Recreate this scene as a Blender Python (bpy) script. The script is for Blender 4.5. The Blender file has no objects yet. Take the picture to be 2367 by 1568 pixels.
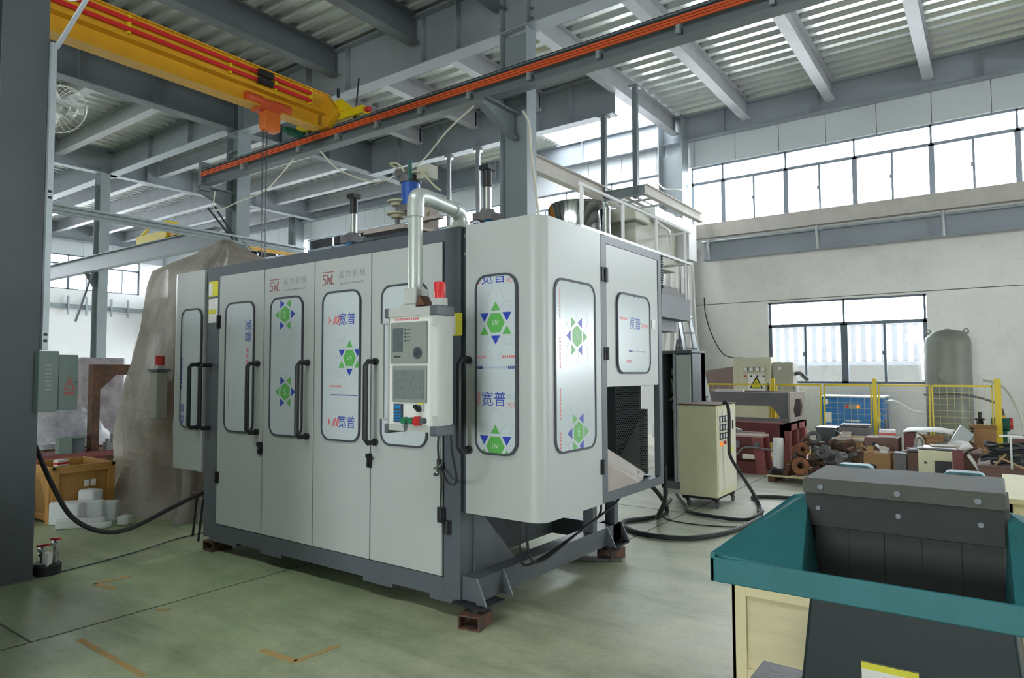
import bpy, math, random
from math import sin, cos, pi, radians, sqrt
from mathutils import Vector, Matrix

SC = bpy.context.scene
COL = SC.collection

# ------------------------------------------------------------------ camera, world, light, exposure
YAW, PITCH, ROLL, FPX = radians(35.797), radians(2.8385), radians(-0.189), 1549.17
_f = Vector((-sin(YAW), cos(YAW), 0)); _r = Vector((cos(YAW), sin(YAW), 0)); _u = Vector((0, 0, 1))
_f2 = _f * cos(PITCH) + _u * sin(PITCH); _u2 = _u * cos(PITCH) - _f * sin(PITCH)
_r3 = _r * cos(ROLL) + _u2 * sin(ROLL); _u3 = _u2 * cos(ROLL) - _r * sin(ROLL)
cam_d = bpy.data.cameras.new('camera'); cam = bpy.data.objects.new('camera', cam_d); COL.objects.link(cam)
cam_d.sensor_fit = 'HORIZONTAL'; cam_d.sensor_width = 36.0; cam_d.lens = FPX / 2367 * 36.0
cam_d.clip_start = 0.05; cam_d.clip_end = 400
cam.matrix_world = Matrix(((_r3.x, _u3.x, -_f2.x, 0), (_r3.y, _u3.y, -_f2.y, 0), (_r3.z, _u3.z, -_f2.z, 1.6), (0, 0, 0, 1)))
SC.camera = cam

wd = bpy.data.worlds.new('overcast_sky'); SC.world = wd; wd.use_nodes = True
bg = wd.node_tree.nodes['Background']; bg.inputs[0].default_value = (0.93, 0.97, 1.0, 1); bg.inputs[1].default_value = 14.0

SC.cycles.max_bounces = 8
SC.view_settings.view_transform = 'Standard'; SC.view_settings.look = 'None'
SC.view_settings.exposure = 0.5; SC.view_settings.gamma = 1.0; SC.view_settings.use_curve_mapping = False

def portal(name, loc, sx, sy, rot):
    d = bpy.data.lights.new(name, 'AREA'); d.shape = 'RECTANGLE'; d.size = sx; d.size_y = sy
    d.cycles.is_portal = True
    o = bpy.data.objects.new(name, d); COL.objects.link(o); o.location = loc; o.rotation_euler = rot
    return o
# daylight enters through the window bands, a roof light and unseen openings added for fill
portal('portal_high_band', (-6, 16.3, 5.92), 51, 1.5, (radians(-90), 0, 0))
portal('portal_low_window', (-2.67, 16.3, 2.25), 3.2, 1.9, (radians(-90), 0, 0))
portal('portal_left_fill', (-22.5, 16.3, 2.25), 17, 1.9, (radians(-90), 0, 0))
portal('portal_end_band', (-32.1, 6, 5.92), 1.5, 20, (0, radians(-90), 0))
portal('portal_roof_shaft', (-9, 14.2, 10.4), 5, 3.3, (0, 0, 0))
portal('portal_skylight', (-3.4, -2.0, 8.2), 6.1, 1.0, (0, 0, 0))
portal('portal_front_fill', (-1.5, -21.3, 2.3), 7, 4.6, (radians(90), 0, 0))
portal('portal_side_fill', (20.3, 5, 2.1), 4.2, 5, (0, radians(90), 0))
portal('portal_low_windows_right', (10.5, 16.3, 2.25), 13, 1.9, (radians(-90), 0, 0))

# ------------------------------------------------------------------ mesh helpers
class MB:
    def __init__(s): s.v = []; s.f = []; s.m = []
    def add(s, vs, fs, m=0):
        n = len(s.v); s.v += [tuple(p) for p in vs]
        for q in fs: s.f.append(tuple(i + n for i in q)); s.m.append(m)
        return s
    def box(s, x0, x1, y0, y1, z0, z1, m=0):
        if x1 < x0: x0, x1 = x1, x0
        if y1 < y0: y0, y1 = y1, y0
        if z1 < z0: z0, z1 = z1, z0
        return s.add([(x0,y0,z0),(x1,y0,z0),(x1,y1,z0),(x0,y1,z0),(x0,y0,z1),(x1,y0,z1),(x1,y1,z1),(x0,y1,z1)],
                     [(0,3,2,1),(4,5,6,7),(0,1,5,4),(1,2,6,5),(2,3,7,6),(3,0,4,7)], m)
    def obb(s, c, d, rot=(0,0,0), m=0):
        M = Matrix.Translation(c) @ (Matrix.Rotation(rot[2],4,'Z') @ Matrix.Rotation(rot[1],4,'Y') @ Matrix.Rotation(rot[0],4,'X'))
        a, b, e = d[0]/2, d[1]/2, d[2]/2
        vs = [M @ Vector(p) for p in ((-a,-b,-e),(a,-b,-e),(a,b,-e),(-a,b,-e),(-a,-b,e),(a,-b,e),(a,b,e),(-a,b,e))]
        return s.add(vs, [(0,3,2,1),(4,5,6,7),(0,1,5,4),(1,2,6,5),(2,3,7,6),(3,0,4,7)], m)
    def bar(s, p0, p1, w, h, m=0, up=(0,0,1)):
        p0 = Vector(p0); p1 = Vector(p1); d = (p1-p0).normalized(); up = Vector(up)
        if abs(d.dot(up)) > .98: up = Vector((1,0,0))
        a = d.cross(up).normalized(); b = a.cross(d)
        vs = []
        for p in (p0, p1):
            for i, j in ((-1,-1),(1,-1),(1,1),(-1,1)): vs.append(p + a*(i*w/2) + b*(j*h/2))
        return s.add(vs, [(0,1,2,3),(7,6,5,4),(0,4,5,1),(1,5,6,2),(2,6,7,3),(3,7,4,0)], m)
    def cyl(s, p0, p1, r, n=14, r2=None, cap=True, m=0):
        p0 = Vector(p0); p1 = Vector(p1); d = (p1-p0).normalized(); r2 = r if r2 is None else r2
        up = Vector((0,0,1)) if abs(d.z) < .95 else Vector((1,0,0))
        a = d.cross(up).normalized(); b = d.cross(a)
        vs = [p0 + (a*cos(2*pi*i/n) + b*sin(2*pi*i/n))*r for i in range(n)] + [p1 + (a*cos(2*pi*i/n) + b*sin(2*pi*i/n))*r2 for i in range(n)]
        fs = [(i, (i+1)%n, n+(i+1)%n, n+i) for i in range(n)]
        if cap: fs += [tuple(range(n-1,-1,-1)), tuple(range(n, 2*n))]
        return s.add(vs, fs, m)
    def tube(s, pts, r, n=8, m=0, closed=False):
        P = [Vector(p) for p in pts]; N = len(P); vs = []; a = None
        for i in range(N):
            d = ((P[(i+1)%N] if closed or i < N-1 else P[i]) - (P[i-1] if closed or i > 0 else P[i])).normalized()
            if a is None:
                up = Vector((0,0,1)) if abs(d.z) < .9 else Vector((1,0,0)); a = d.cross(up).normalized()
            else: a = (a - d*a.dot(d)).normalized()
            b = d.cross(a)
            vs += [P[i] + (a*cos(2*pi*k/n) + b*sin(2*pi*k/n))*r for k in range(n)]
        fs = []
        for i in range(N if closed else N-1):
            j = (i+1) % N
            fs += [(i*n+k, i*n+(k+1)%n, j*n+(k+1)%n, j*n+k) for k in range(n)]
        if not closed: fs += [tuple(range(n-1,-1,-1)), tuple(range((N-1)*n, N*n))]
        return s.add(vs, fs, m)
    def prism(s, pts, ax, a, b, m=0, caps=True):
        n = len(pts)
        f = {'x': lambda p, t: (t, p[0], p[1]), 'y': lambda p, t: (p[0], t, p[1]), 'z': lambda p, t: (p[0], p[1], t)}[ax]
        vs = [f(p, a) for p in pts] + [f(p, b) for p in pts]
        fs = [(i, (i+1)%n, n+(i+1)%n, n+i) for i in range(n)]
        if caps: fs += [tuple(range(n-1,-1,-1)), tuple(range(n, 2*n))]
        return s.add(vs, fs, m)
    def ring(s, outer, inner, ax, a, b, m=0):
        n = len(outer)
        f = {'x': lambda p, t: (t, p[0], p[1]), 'y': lambda p, t: (p[0], t, p[1]), 'z': lambda p, t: (p[0], p[1], t)}[ax]
        vs = [f(p, a) for p in outer] + [f(p, a) for p in inner] + [f(p, b) for p in outer] + [f(p, b) for p in inner]
        fs = []
        for i in range(n):
            j = (i+1) % n
            fs += [(i, j, n+j, n+i), (2*n+i, 3*n+i, 3*n+j, 2*n+j), (i, 2*n+i, 2*n+j, j), (n+i, n+j, 3*n+j, 3*n+i)]
        return s.add(vs, fs, m)
    def lathe(s, prof, c, n=20, ax='z', m=0):
        f = {'z': lambda r, t, h: (c[0]+r*cos(t), c[1]+r*sin(t), c[2]+h), 'x': lambda r, t, h: (c[0]+h, c[1]+r*cos(t), c[2]+r*sin(t)), 'y': lambda r, t, h: (c[0]+r*cos(t), c[1]+h, c[2]+r*sin(t))}[ax]
        vs = [f(max(r, 1e-4), 2*pi*k/n, h) for r, h in prof for k in range(n)]
        fs = [(i*n+k, i*n+(k+1)%n, (i+1)*n+(k+1)%n, (i+1)*n+k) for i in range(len(prof)-1) for k in range(n)]
        fs += [tuple(range(n-1,-1,-1)), tuple(range((len(prof)-1)*n, len(prof)*n))]
        return s.add(vs, fs, m)
    def sph(s, c, r, n=12, m=0):
        return s.lathe([(r*sin(pi*i/n), -r*cos(pi*i/n)) for i in range(n+1)], c, n+4, m=m)
    def face(s, pts, m=0): return s.add(pts, [tuple(range(len(pts)))], m)
    def ibeam(s, ax, a0, a1, c, zb, depth, width, tf=.018, tw=.012, m=0):
        for (lo, hi, z0, z1) in ((-width/2, width/2, zb, zb+tf), (-tw/2, tw/2, zb+tf, zb+depth-tf), (-width/2, width/2, zb+depth-tf, zb+depth)):
            if ax == 'x': s.box(a0, a1, c+lo, c+hi, z0, z1, m)
            else: s.box(c+lo, c+hi, a0, a1, z0, z1, m)
        return s
    def xf(s, M, start=0):
        for i in range(start, len(s.v)): s.v[i] = tuple(M @ Vector(s.v[i]))
        return s
    def build(s, name, mats, parent=None, smooth=True, bevel=0, ang=35):
        me = bpy.data.meshes.new(name); me.from_pydata(s.v, [], s.f)
        mats = mats if isinstance(mats, (list, tuple)) else [mats]
        for q in mats: me.materials.append(MAT[q])
        if len(mats) > 1: me.polygons.foreach_set('material_index', s.m)
        if smooth:
            me.polygons.foreach_set('use_smooth', [True]*len(me.polygons)); me.set_sharp_from_angle(angle=radians(ang))
        me.update()
        o = bpy.data.objects.new(name, me); COL.objects.link(o)
        if bevel:
            md = o.modifiers.new('bevel', 'BEVEL'); md.width = bevel; md.segments = 2; md.limit_method = 'ANGLE'; md.angle_limit = radians(40)
        if parent is not None: attach(o, parent)
        return o

OFF = {}          # things whose parts are modelled in world coordinates -> their base location
def attach(o, parent):
    o.parent = parent
    if parent.name in OFF: o.matrix_parent_inverse = Matrix.Translation(-OFF[parent.name])
def thing(name, label, cat, loc=(0,0,0), rotz=0, group=None, world=True):
    o = bpy.data.objects.new(name, None); COL.objects.link(o); o.empty_display_size = .1
    o.location = loc; o.rotation_euler = (0, 0, rotz); o['label'] = label; o['category'] = cat
    if group: o['group'] = group
    if world: OFF[o.name] = Vector(loc)
    return o
def tag(o, label, cat, group=None):
    o['label'] = label; o['category'] = cat
    if group: o['group'] = group
    return o
def struct(o): o['kind'] = 'structure'; return o
def sroot(name, loc=(0,0,0)):
    o = bpy.data.objects.new(name, None); COL.objects.link(o); o.location = loc; o['kind'] = 'structure'; OFF[o.name] = Vector(loc); return o
def dup(root, loc, rotz=0, label=None, group=None):
    r = root.copy(); COL.objects.link(r); r.location = loc; r.rotation_euler = (0, 0, rotz)
    if label: r['label'] = label
    if group: r['group'] = group
    for ch in list(root.children):
        c = ch.copy(); COL.objects.link(c); c.parent = r
        for g in ch.children:
            d = g.copy(); COL.objects.link(d); d.parent = c
    return r
def rrect(x0, x1, z0, z1, r, n=6):
    p = []
    for cx, cz, a in ((x1-r, z1-r, 0), (x0+r, z1-r, 90), (x0+r, z0+r, 180), (x1-r, z0+r, 270)):
        for i in range(n+1):
            t = radians(a + 90*i/n); p.append((cx + r*cos(t), cz + r*sin(t)))
    return p
def catmull(pts, k=8):
    P = [Vector(p) for p in pts]; out = []
    for i in range(len(P)-1):
        a, b, c, d = P[max(i-1,0)], P[i], P[i+1], P[min(i+2,len(P)-1)]
        for j in range(k):
            t = j/k; out.append(.5*((2*b) + (c-a)*t + (2*a-5*b+4*c-d)*t*t + (3*b-a-3*c+d)*t**3))
    out.append(P[-1]); return out
_tc = {}
def text_geo(body, size=1.0):
    if body in _tc: vs, fs = _tc[body]
    else:
        cu = bpy.data.curves.new('lettering', 'FONT'); cu.body = body; cu.size = 1.0; cu.align_x = 'CENTER'; cu.align_y = 'CENTER'; cu.resolution_u = 2
        ob = bpy.data.objects.new('lettering', cu); COL.objects.link(ob)
        dg = bpy.context.evaluated_depsgraph_get(); me = bpy.data.meshes.new_from_object(ob.evaluated_get(dg))
        vs = [v.co.copy() for v in me.vertices]; fs = [tuple(p.vertices) for p in me.polygons]
        bpy.data.objects.remove(ob); bpy.data.curves.remove(cu); bpy.data.meshes.remove(me); _tc[body] = (vs, fs)
    return [(v.x*size, v.y*size) for v in vs], fs

# ------------------------------------------------------------------ materials
MAT = {}
def pm(name, col, rough=.5, metal=0, var=.08, scale=3.0, bump=0, bscale=40, col2=None, amt=.5, spec=.5, trans=0, coat=0, stretch=(1,1,1), emit=0):
    m = bpy.data.materials.new(name); m.use_nodes = True; nt = m.node_tree; N = nt.nodes; L = nt.links
    b = N['Principled BSDF']; b.inputs['Roughness'].default_value = rough; b.inputs['Metallic'].default_value = metal
    b.inputs['Specular IOR Level'].default_value = spec; b.inputs['Transmission Weight'].default_value = trans; b.inputs['Coat Weight'].default_value = coat
    c1 = (*col, 1)
    tc = N.new('ShaderNodeTexCoord'); mp = N.new('ShaderNodeMapping'); mp.inputs['Scale'].default_value = stretch
    L.new(tc.outputs['Object'], mp.inputs['Vector'])
    nz = N.new('ShaderNodeTexNoise'); nz.inputs['Scale'].default_value = scale; nz.inputs['Detail'].default_value = 6; nz.inputs['Roughness'].default_value = .6
    L.new(mp.outputs['Vector'], nz.inputs['Vector'])
    rp = N.new('ShaderNodeValToRGB'); e = rp.color_ramp.elements
    if col2:
        e[0].position = amt-.12; e[1].position = amt+.12; e[0].color = c1; e[1].color = (*col2, 1)
    else:
        e[0].position = .3; e[1].position = .7
        e[0].color = (*[max(0, c*(1-var)) for c in col], 1); e[1].color = (*[min(1, c*(1+var)) for c in col], 1)
    L.new(nz.outputs['Fac'], rp.inputs['Fac']); L.new(rp.outputs['Color'], b.inputs['Base Color'])
    if bump:
        n2 = N.new('ShaderNodeTexNoise'); n2.inputs['Scale'].default_value = bscale; n2.inputs['Detail'].default_value = 4
        L.new(mp.outputs['Vector'], n2.inputs['Vector'])
        bp = N.new('ShaderNodeBump'); bp.inputs['Strength'].default_value = bump; bp.inputs['Distance'].default_value = .02
        L.new(n2.outputs['Fac'], bp.inputs['Height']); L.new(bp.outputs['Normal'], b.inputs['Normal'])
    if emit:
        b.inputs['Emission Color'].default_value = c1; b.inputs['Emission Strength'].default_value = emit
    MAT[name] = m; return m
def srgb(r, g, b):
    f = lambda c: (c/255/12.92) if c/255 <= .04045 else ((c/255+.055)/1.055)**2.4
    return (f(r), f(g), f(b))
S = srgb
pm('machine_grey', S(182,188,186), .36, 0, .02, 1.5, spec=.5)
pm('machine_dark', S(88,95,102), .42, 0, .06, 3)
pm('gasket', S(66,72,80), .6)
pm('film', S(198,208,212), .2, 0, .03, 1.2, spec=.6)
pm('print_green', S(96,176,88), .35, 0, .04); pm('print_blue', S(48,70,178), .35, 0, .04); pm('print_red', S(212,128,132), .4); pm('print_line', S(160,176,196), .4)
pm('print_white', S(214,232,210), .4)
pm('logo_red', S(150,96,98), .45); pm('logo_grey', S(140,148,146), .45)
pm('handle_black', S(38,41,46), .38, 0, .1, 6); pm('black_rubber', S(34,35,36), .6, 0, .1, 6); pm('black_metal', S(40,42,44), .45, .3)
pm('chrome', S(200,202,205), .16, 1, .03); pm('steel', S(165,168,170), .35, .9, .08, 8); pm('stainless', S(205,208,210), .12, 1, .03, 3)
pm('alu', S(196,200,202), .32, .85, .05, 6); pm('galv', S(168,178,182), .42, .55, .08, 10)
pm('pipe_grey', S(186,194,190), .28, .3, .03, 4)
pm('pendant_white', S(226,228,224), .4, 0, .02); pm('pendant_grey', S(188,192,188), .4, 0, .02); pm('panel_grey', S(142,150,144), .45, 0, .03)
pm('screen_dark', S(96,108,110), .15, 0, .12, 30); pm('screen_dim', S(120,130,130), .15, 0, .2, 40)
pm('blue_paint', S(38,84,170), .35, 0, .06); pm('blue_bright', S(46,140,206), .3, .2, .06)
pm('red_lamp', S(214,44,52), .15, 0, .04, spec=.6, coat=.4); pm('orange_lamp', S(240,130,40), .2, emit=.6); pm('red_btn', S(196,50,52), .35); pm('green_btn', S(40,120,86), .35)
pm('yellow_label', S(224,220,62), .5, 0, .06, 20); pm('white_label', S(232,234,232), .5, 0, .03, 20)
pm('rust', S(112,78,58), .75, .2, .3, 9, bump=.25, bscale=60, col2=S(72,62,58), amt=.52)
pm('rust_orange', S(150,96,62), .75, .1, .25, 10, bump=.2, bscale=60, col2=S(98,72,58), amt=.55)
pm('cast_grey', S(110,110,110), .6, .4, .2, 8, bump=.15, bscale=50)
pm('red_oxide', S(130,72,72), .55, 0, .15, 4, bump=.08); pm('red_oxide_light', S(170,98,96), .55, 0, .1, 5)
pm('grey_prime', S(118,116,120), .6, 0, .12, 3); pm('grey_prime_light', S(170,160,152), .6, 0, .1, 3)
pm('steel_paint', S(142,152,156), .45, 0, .07, 1.6); pm('steel_dark', S(112,122,128), .45, 0, .08, 1.6)
pm('beam_paint', S(180,182,188), .5, 0, .08, 2.2, col2=S(170,172,178), amt=.5)
pm('girder_shaded', S(100,108,114), .5, 0, .07, 1.4)  # girder paint darkened: shade of the near roof put into the colour
pm('girder_paint', S(144,152,160), .5, 0, .07, 1.4)
pm('crane_yellow', S(214,160,34), .38, 0, .08, 3); pm('crane_yellow_bright', S(226,200,28), .4, 0, .06, 3); pm('crane_red', S(206,40,40), .4); pm('crane_orange', S(214,110,40), .4, 0, .06, 5); pm('hoist_red', S(206,84,44), .42, 0, .12, 8); pm('rail_orange', S(226,96,50), .4, 0, .05)
pm('motor_green', S(24,92,78), .45)
pm('cream', S(222,220,184), .45, 0, .04, 2, bump=.0); pm('cream_white', S(226,222,202), .45, 0, .03)
pm('cab_beige', S(206,204,182), .5, 0, .04, 2); pm('cab_grey', S(172,172,158), .5, 0, .04, 2)
pm('teal', S(34,106,112), .5, 0, .09, 5, bump=.05, bscale=90); pm('teal_dark', S(18,40,44), .5, 0, .12, 3); pm('lid_grey', S(82,84,78), .75, 0, .12, 3, bump=.06, bscale=25)
pm('flap_rubber', S(40,44,42), .65, 0, .12, 4)
pm('ply', S(214,206,166), .65, 0, .08, 3, stretch=(1,1,6), bump=.06, bscale=30); pm('ply_frame', S(226,216,172), .6, 0, .06, 4, stretch=(1,1,.4))
pm('crate_wood', S(182,138,74), .6, 0, .14, 4, stretch=(5,5,.8), bump=.06, bscale=30); pm('crate_frame', S(196,148,80), .6, 0, .1, 6, stretch=(1,1,.5))
pm('dark_wood', S(92,66,46), .7, 0, .2, 5)
pm('foam', S(236,240,242), .75, 0, .03, 30, bump=.15, bscale=160); pm('paper', S(232,230,226), .7, 0, .04, 8)
pm('cardboard', S(168,130,88), .75, 0, .08, 6); pm('cardboard_light', S(196,164,118), .75, 0, .06, 6); pm('box_brown', S(120,92,84), .7, 0, .1, 6)
pm('white_plastic', S(228,230,232), .3, 0, .03); pm('sheet_white', S(236,236,234), .6, 0, .03, 3)
pm('elec_green', S(112,130,124), .45, 0, .03, 3); pm('warn_red', S(176,84,84), .5)
pm('fence_yellow', S(232,206,40), .45, 0, .05); pm('blue_comp', S(34,118,188), .4, 0, .06, 2); pm('tank_grey', S(128,132,124), .5, .1, .1, 2.2, bump=.04, bscale=12)
pm('brown_sheet', S(122,104,96), .7, 0, .15, 2); pm('pink_sheet', S(206,184,176), .6, 0, .05)
pm('tape_orange', S(196,150,84), .7, 0, .2, 14, col2=S(166,156,112), amt=.52)
pm('mesh_cream', S(226,214,150), .5)
pm('joint_dark', S(92,96,84), .9)
pm('white_wall', S(238,238,238), .8, 0, .02, 1); pm('cladding', S(206,212,216), .5, 0, .03, .8)
pm('win_frame', S(96,108,120), .45, .2, .05); pm('win_frame_light', S(150,160,172), .4, .3, .05)
pm('concrete_beam', S(196,192,184), .85, 0, .08, 3, bump=.2, bscale=40)
pm('cable_white', S(222,222,206), .5); pm('cable_yellow', S(176,176,146), .55)
pm('lime_sheath', S(150,150,96), .55)
pm('cage_wire', S(214,214,206), .4, .4)
pm('outdoor_white', S(84,86,90), .8); pm('outdoor_grey', S(214,214,210), .85, 0, .08, 1)
pm('silver_cable', S(150,152,156), .35, .6)

def special(name):
    m = bpy.data.materials.new(name); m.use_nodes = True; MAT[name] = m
    return m, m.node_tree.nodes, m.node_tree.links, m.node_tree.nodes['Principled BSDF']
# floor: worn green-grey painted concrete, barer to the right, window light painted in far back
m, N, L, b = special('floor_concrete')
tc = N.new('ShaderNodeTexCoord')
def noise(sc, det=6, ro=.6, vec=None):
    n = N.new('ShaderNodeTexNoise'); n.inputs['Scale'].default_value = sc; n.inputs['Detail'].default_value = det; n.inputs['Roughness'].default_value = ro
    L.new(vec or tc.outputs['Object'], n.inputs['Vector']); return n
def ramp(fac, stops):
    r = N.new('ShaderNodeValToRGB'); e = r.color_ramp.elements
    e[0].position, e[0].color = stops[0][0], (*stops[0][1], 1); e[1].position, e[1].color = stops[-1][0], (*stops[-1][1], 1)
    for p, c in stops[1:-1]: k = e.new(p); k.color = (*c, 1)
    L.new(fac, r.inputs['Fac']); return r
def mix(fac, a, bb, mode='MIX'):
    x = N.new('ShaderNodeMix'); x.data_type = 'RGBA'; x.blend_type = mode
    if isinstance(fac, float): x.inputs['Factor'].default_value = fac
    else: L.new(fac, x.inputs['Factor'])
    L.new(a, x.inputs['A']); L.new(bb, x.inputs['B']); return x.outputs['Result']
n1 = noise(.55, 8, .62); n2 = noise(3.2, 8, .7); n3 = noise(28, 4, .6)
green = ramp(n2.outputs['Fac'], [(.28, S(150,168,130)), (.5, S(172,184,148)), (.75, S(192,198,168))])
bare = ramp(n2.outputs['Fac'], [(.3, S(168,166,146)), (.55, S(186,182,162)), (.8, S(200,196,178))])
sx = N.new('ShaderNodeSeparateXYZ'); L.new(tc.outputs['Object'], sx.inputs[0])
mr = N.new('ShaderNodeMapRange'); mr.inputs['From Min'].default_value = -3.9; mr.inputs['From Max'].default_value = -1.2
ad = N.new('ShaderNodeMath'); ad.operation = 'MULTIPLY_ADD'; ad.inputs[1].default_value = 2.6; L.new(n1.outputs['Fac'], ad.inputs[0]); 
sb = N.new('ShaderNodeMath'); sb.operation = 'SUBTRACT'; L.new(sx.outputs['X'], sb.inputs[0]); sb.inputs[1].default_value = 1.3
L.new(sb.outputs[0], ad.inputs[2]); L.new(ad.outputs[0], mr.inputs['Value'])
base = mix(mr.outputs['Result'], green.outputs['Color'], bare.outputs['Color'])
pale = ramp(n2.outputs['Fac'], [(.3, S(206,204,194)), (.55, S(220,218,208)), (.8, S(230,228,220))])  # pale far floor: window light and reflection partly painted into the colour
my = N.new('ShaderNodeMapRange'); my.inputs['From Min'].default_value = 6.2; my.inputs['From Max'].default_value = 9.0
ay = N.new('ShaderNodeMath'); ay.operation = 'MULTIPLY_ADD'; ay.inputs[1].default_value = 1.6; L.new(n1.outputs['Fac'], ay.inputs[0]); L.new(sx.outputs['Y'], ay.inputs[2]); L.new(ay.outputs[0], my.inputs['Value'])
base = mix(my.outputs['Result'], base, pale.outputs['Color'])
stain = ramp(n1.outputs['Fac'], [(.4, (1,1,1)), (.6, (.78,.83,.76))])
base = mix(1.0, base, stain.outputs['Color'], 'MULTIPLY')
mpx = N.new('ShaderNodeMapping'); mpx.inputs['Scale'].default_value = (.5, 2.2, 1); mpx.inputs['Rotation'].default_value = (0, 0, .35); L.new(tc.outputs['Object'], mpx.inputs['Vector'])
n4 = noise(1.5, 9, .72, mpx.outputs['Vector']); scuff = ramp(n4.outputs['Fac'], [(.36, (.74,.77,.72)), (.5, (1,1,1)), (.66, (1.12,1.1,1.06))])
base = mix(1.0, base, scuff.outputs['Color'], 'MULTIPLY')
speck = ramp(n3.outputs['Fac'], [(.3, (.86,.86,.84)), (.5, (1,1,1))])
base = mix(1.0, base, speck.outputs['Color'], 'MULTIPLY')
L.new(base, b.inputs['Base Color'])
rr = ramp(n2.outputs['Fac'], [(.3, (.36,)*3), (.7, (.56,)*3)]); L.new(rr.outputs['Color'], b.inputs['Roughness']); b.inputs['Specular IOR Level'].default_value = .45
bp = N.new('ShaderNodeBump'); bp.inputs['Strength'].default_value = .06; bp.inputs['Distance'].default_value = .01; L.new(n3.outputs['Fac'], bp.inputs['Height']); L.new(bp.outputs['Normal'], b.inputs['Normal'])
# cast concrete wall, colour lifted to stand in for window haze
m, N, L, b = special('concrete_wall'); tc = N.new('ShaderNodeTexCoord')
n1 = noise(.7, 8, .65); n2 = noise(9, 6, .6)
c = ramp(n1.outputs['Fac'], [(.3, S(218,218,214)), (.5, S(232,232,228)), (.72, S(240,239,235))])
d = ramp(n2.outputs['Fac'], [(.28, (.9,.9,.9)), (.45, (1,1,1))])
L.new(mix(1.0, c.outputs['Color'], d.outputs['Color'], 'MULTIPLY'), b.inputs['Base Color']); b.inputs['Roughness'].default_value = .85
# galvanised roof deck
m, N, L, b = special('deck'); tc = N.new('ShaderNodeTexCoord'); n1 = noise(1.2, 5, .6)
c = ramp(n1.outputs['Fac'], [(.3, S(212,216,214)), (.7, S(228,230,226))]); L.new(c.outputs['Color'], b.inputs['Base Color'])
b.inputs['Metallic'].default_value = .6; b.inputs['Roughness'].default_value = .3
# plain glazing: passes daylight straight, faint reflection
m, N, L, b = special('glass'); N.remove(b); out = [q for q in N if q.type == 'OUTPUT_MATERIAL'][0]
tr = N.new('ShaderNodeBsdfTransparent'); tr.inputs[0].default_value = (.95,.97,.98,1); gl = N.new('ShaderNodeBsdfGlossy'); gl.inputs['Roughness'].default_value = .03
fr = N.new('ShaderNodeFresnel'); fr.inputs[0].default_value = 1.4; mx = N.new('ShaderNodeMixShader')
L.new(fr.outputs[0], mx.inputs[0]); L.new(tr.outputs[0], mx.inputs[1]); L.new(gl.outputs[0], mx.inputs[2]); L.new(mx.outputs[0], out.inputs[0])
# dusty plastic sheeting and clear wrap
def sheeting(name, col, col2, alpha, rough, scale):
    global m, N, L, b, tc
    m, N, L, b = special(name); tc = N.new('ShaderNodeTexCoord'); out = [q for q in N if q.type == 'OUTPUT_MATERIAL'][0]
    n1 = noise(scale, 7, .65); c = ramp(n1.outputs['Fac'], [(.38, col), (.62, col2)]); L.new(c.outputs['Color'], b.inputs['Base Color'])
    b.inputs['Roughness'].default_value = rough; b.inputs['Coat Weight'].default_value = .3; b.inputs['Coat Roughness'].default_value = .2
    n2 = noise(6, 6, .6); bp = N.new('ShaderNodeBump'); bp.inputs['Strength'].default_value = .8; bp.inputs['Distance'].default_value = .06
    L.new(n2.outputs['Fac'], bp.inputs['Height']); L.new(bp.outputs['Normal'], b.inputs['Normal'])
    t1 = N.new('ShaderNodeBsdfTransparent'); tl = N.new('ShaderNodeBsdfTranslucent'); L.new(c.outputs['Color'], tl.inputs[0])
    m1 = N.new('ShaderNodeMixShader'); m1.inputs[0].default_value = .3; L.new(b.outputs[0], m1.inputs[1]); L.new(tl.outputs[0], m1.inputs[2])
    m2 = N.new('ShaderNodeMixShader'); m2.inputs[0].default_value = alpha; L.new(m1.outputs[0], m2.inputs[1]); L.new(t1.outputs[0], m2.inputs[2]); L.new(m2.outputs[0], out.inputs[0])
sheeting('tarp', S(172,168,156), S(208,205,196), .2, .35, 1.7)
sheeting('wrap', S(150,150,160), S(206,208,216), .25, .1, 2.6)
sheeting('clear_wrap', S(222,226,226), S(236,238,238), .35, .15, 3)

# ------------------------------------------------------------------ the setting
fl = struct(MB().box(-34, 20.5, -22, 16.2, -.15, 0).build('floor', 'floor_concrete'))
for (x0, x1, y0, y1) in ((-4.727,-4.713,-7.5,15.5), (-10.6,-10.585,-7.5,15.5), (-33,8.5,7.39,7.405), (.9,.914,-7.5,15.5), (-33,-4.72,1.62,1.634), (-4.72,8.5,-.2,-.186), (-2.9,-2.888,5.9,15.5)):
    MB().box(x0, x1, y0, y1, -.002, .0012).build('expansion_joint', 'joint_dark', fl)
struct(MB().box(-60, 40, 16.3, 60, -.3, -.05).build('ground_outside', 'outdoor_grey'))

wb = sroot('wall_back', (0, 16, 0))
def wallpiece(x0, x1, z0, z1, mat, name='wall_panel', y0=16.0, y1=16.25): return MB().box(x0, x1, y0, y1, z0, z1).build(name, mat, wb)
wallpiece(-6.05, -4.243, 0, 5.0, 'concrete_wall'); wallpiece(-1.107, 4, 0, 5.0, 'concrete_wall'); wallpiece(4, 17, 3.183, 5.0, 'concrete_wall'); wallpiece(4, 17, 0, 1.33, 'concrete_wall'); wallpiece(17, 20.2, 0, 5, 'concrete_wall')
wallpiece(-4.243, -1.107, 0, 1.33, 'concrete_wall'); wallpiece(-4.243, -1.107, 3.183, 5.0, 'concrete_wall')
wallpiece(-14, -6.05, 0, 5.0, 'white_wall'); wallpiece(-32, -31, 0, 5.0, 'white_wall'); wallpiece(-31, -14, 0, 1.33, 'white_wall'); wallpiece(-31, -14, 3.183, 5.0, 'white_wall')
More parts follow.
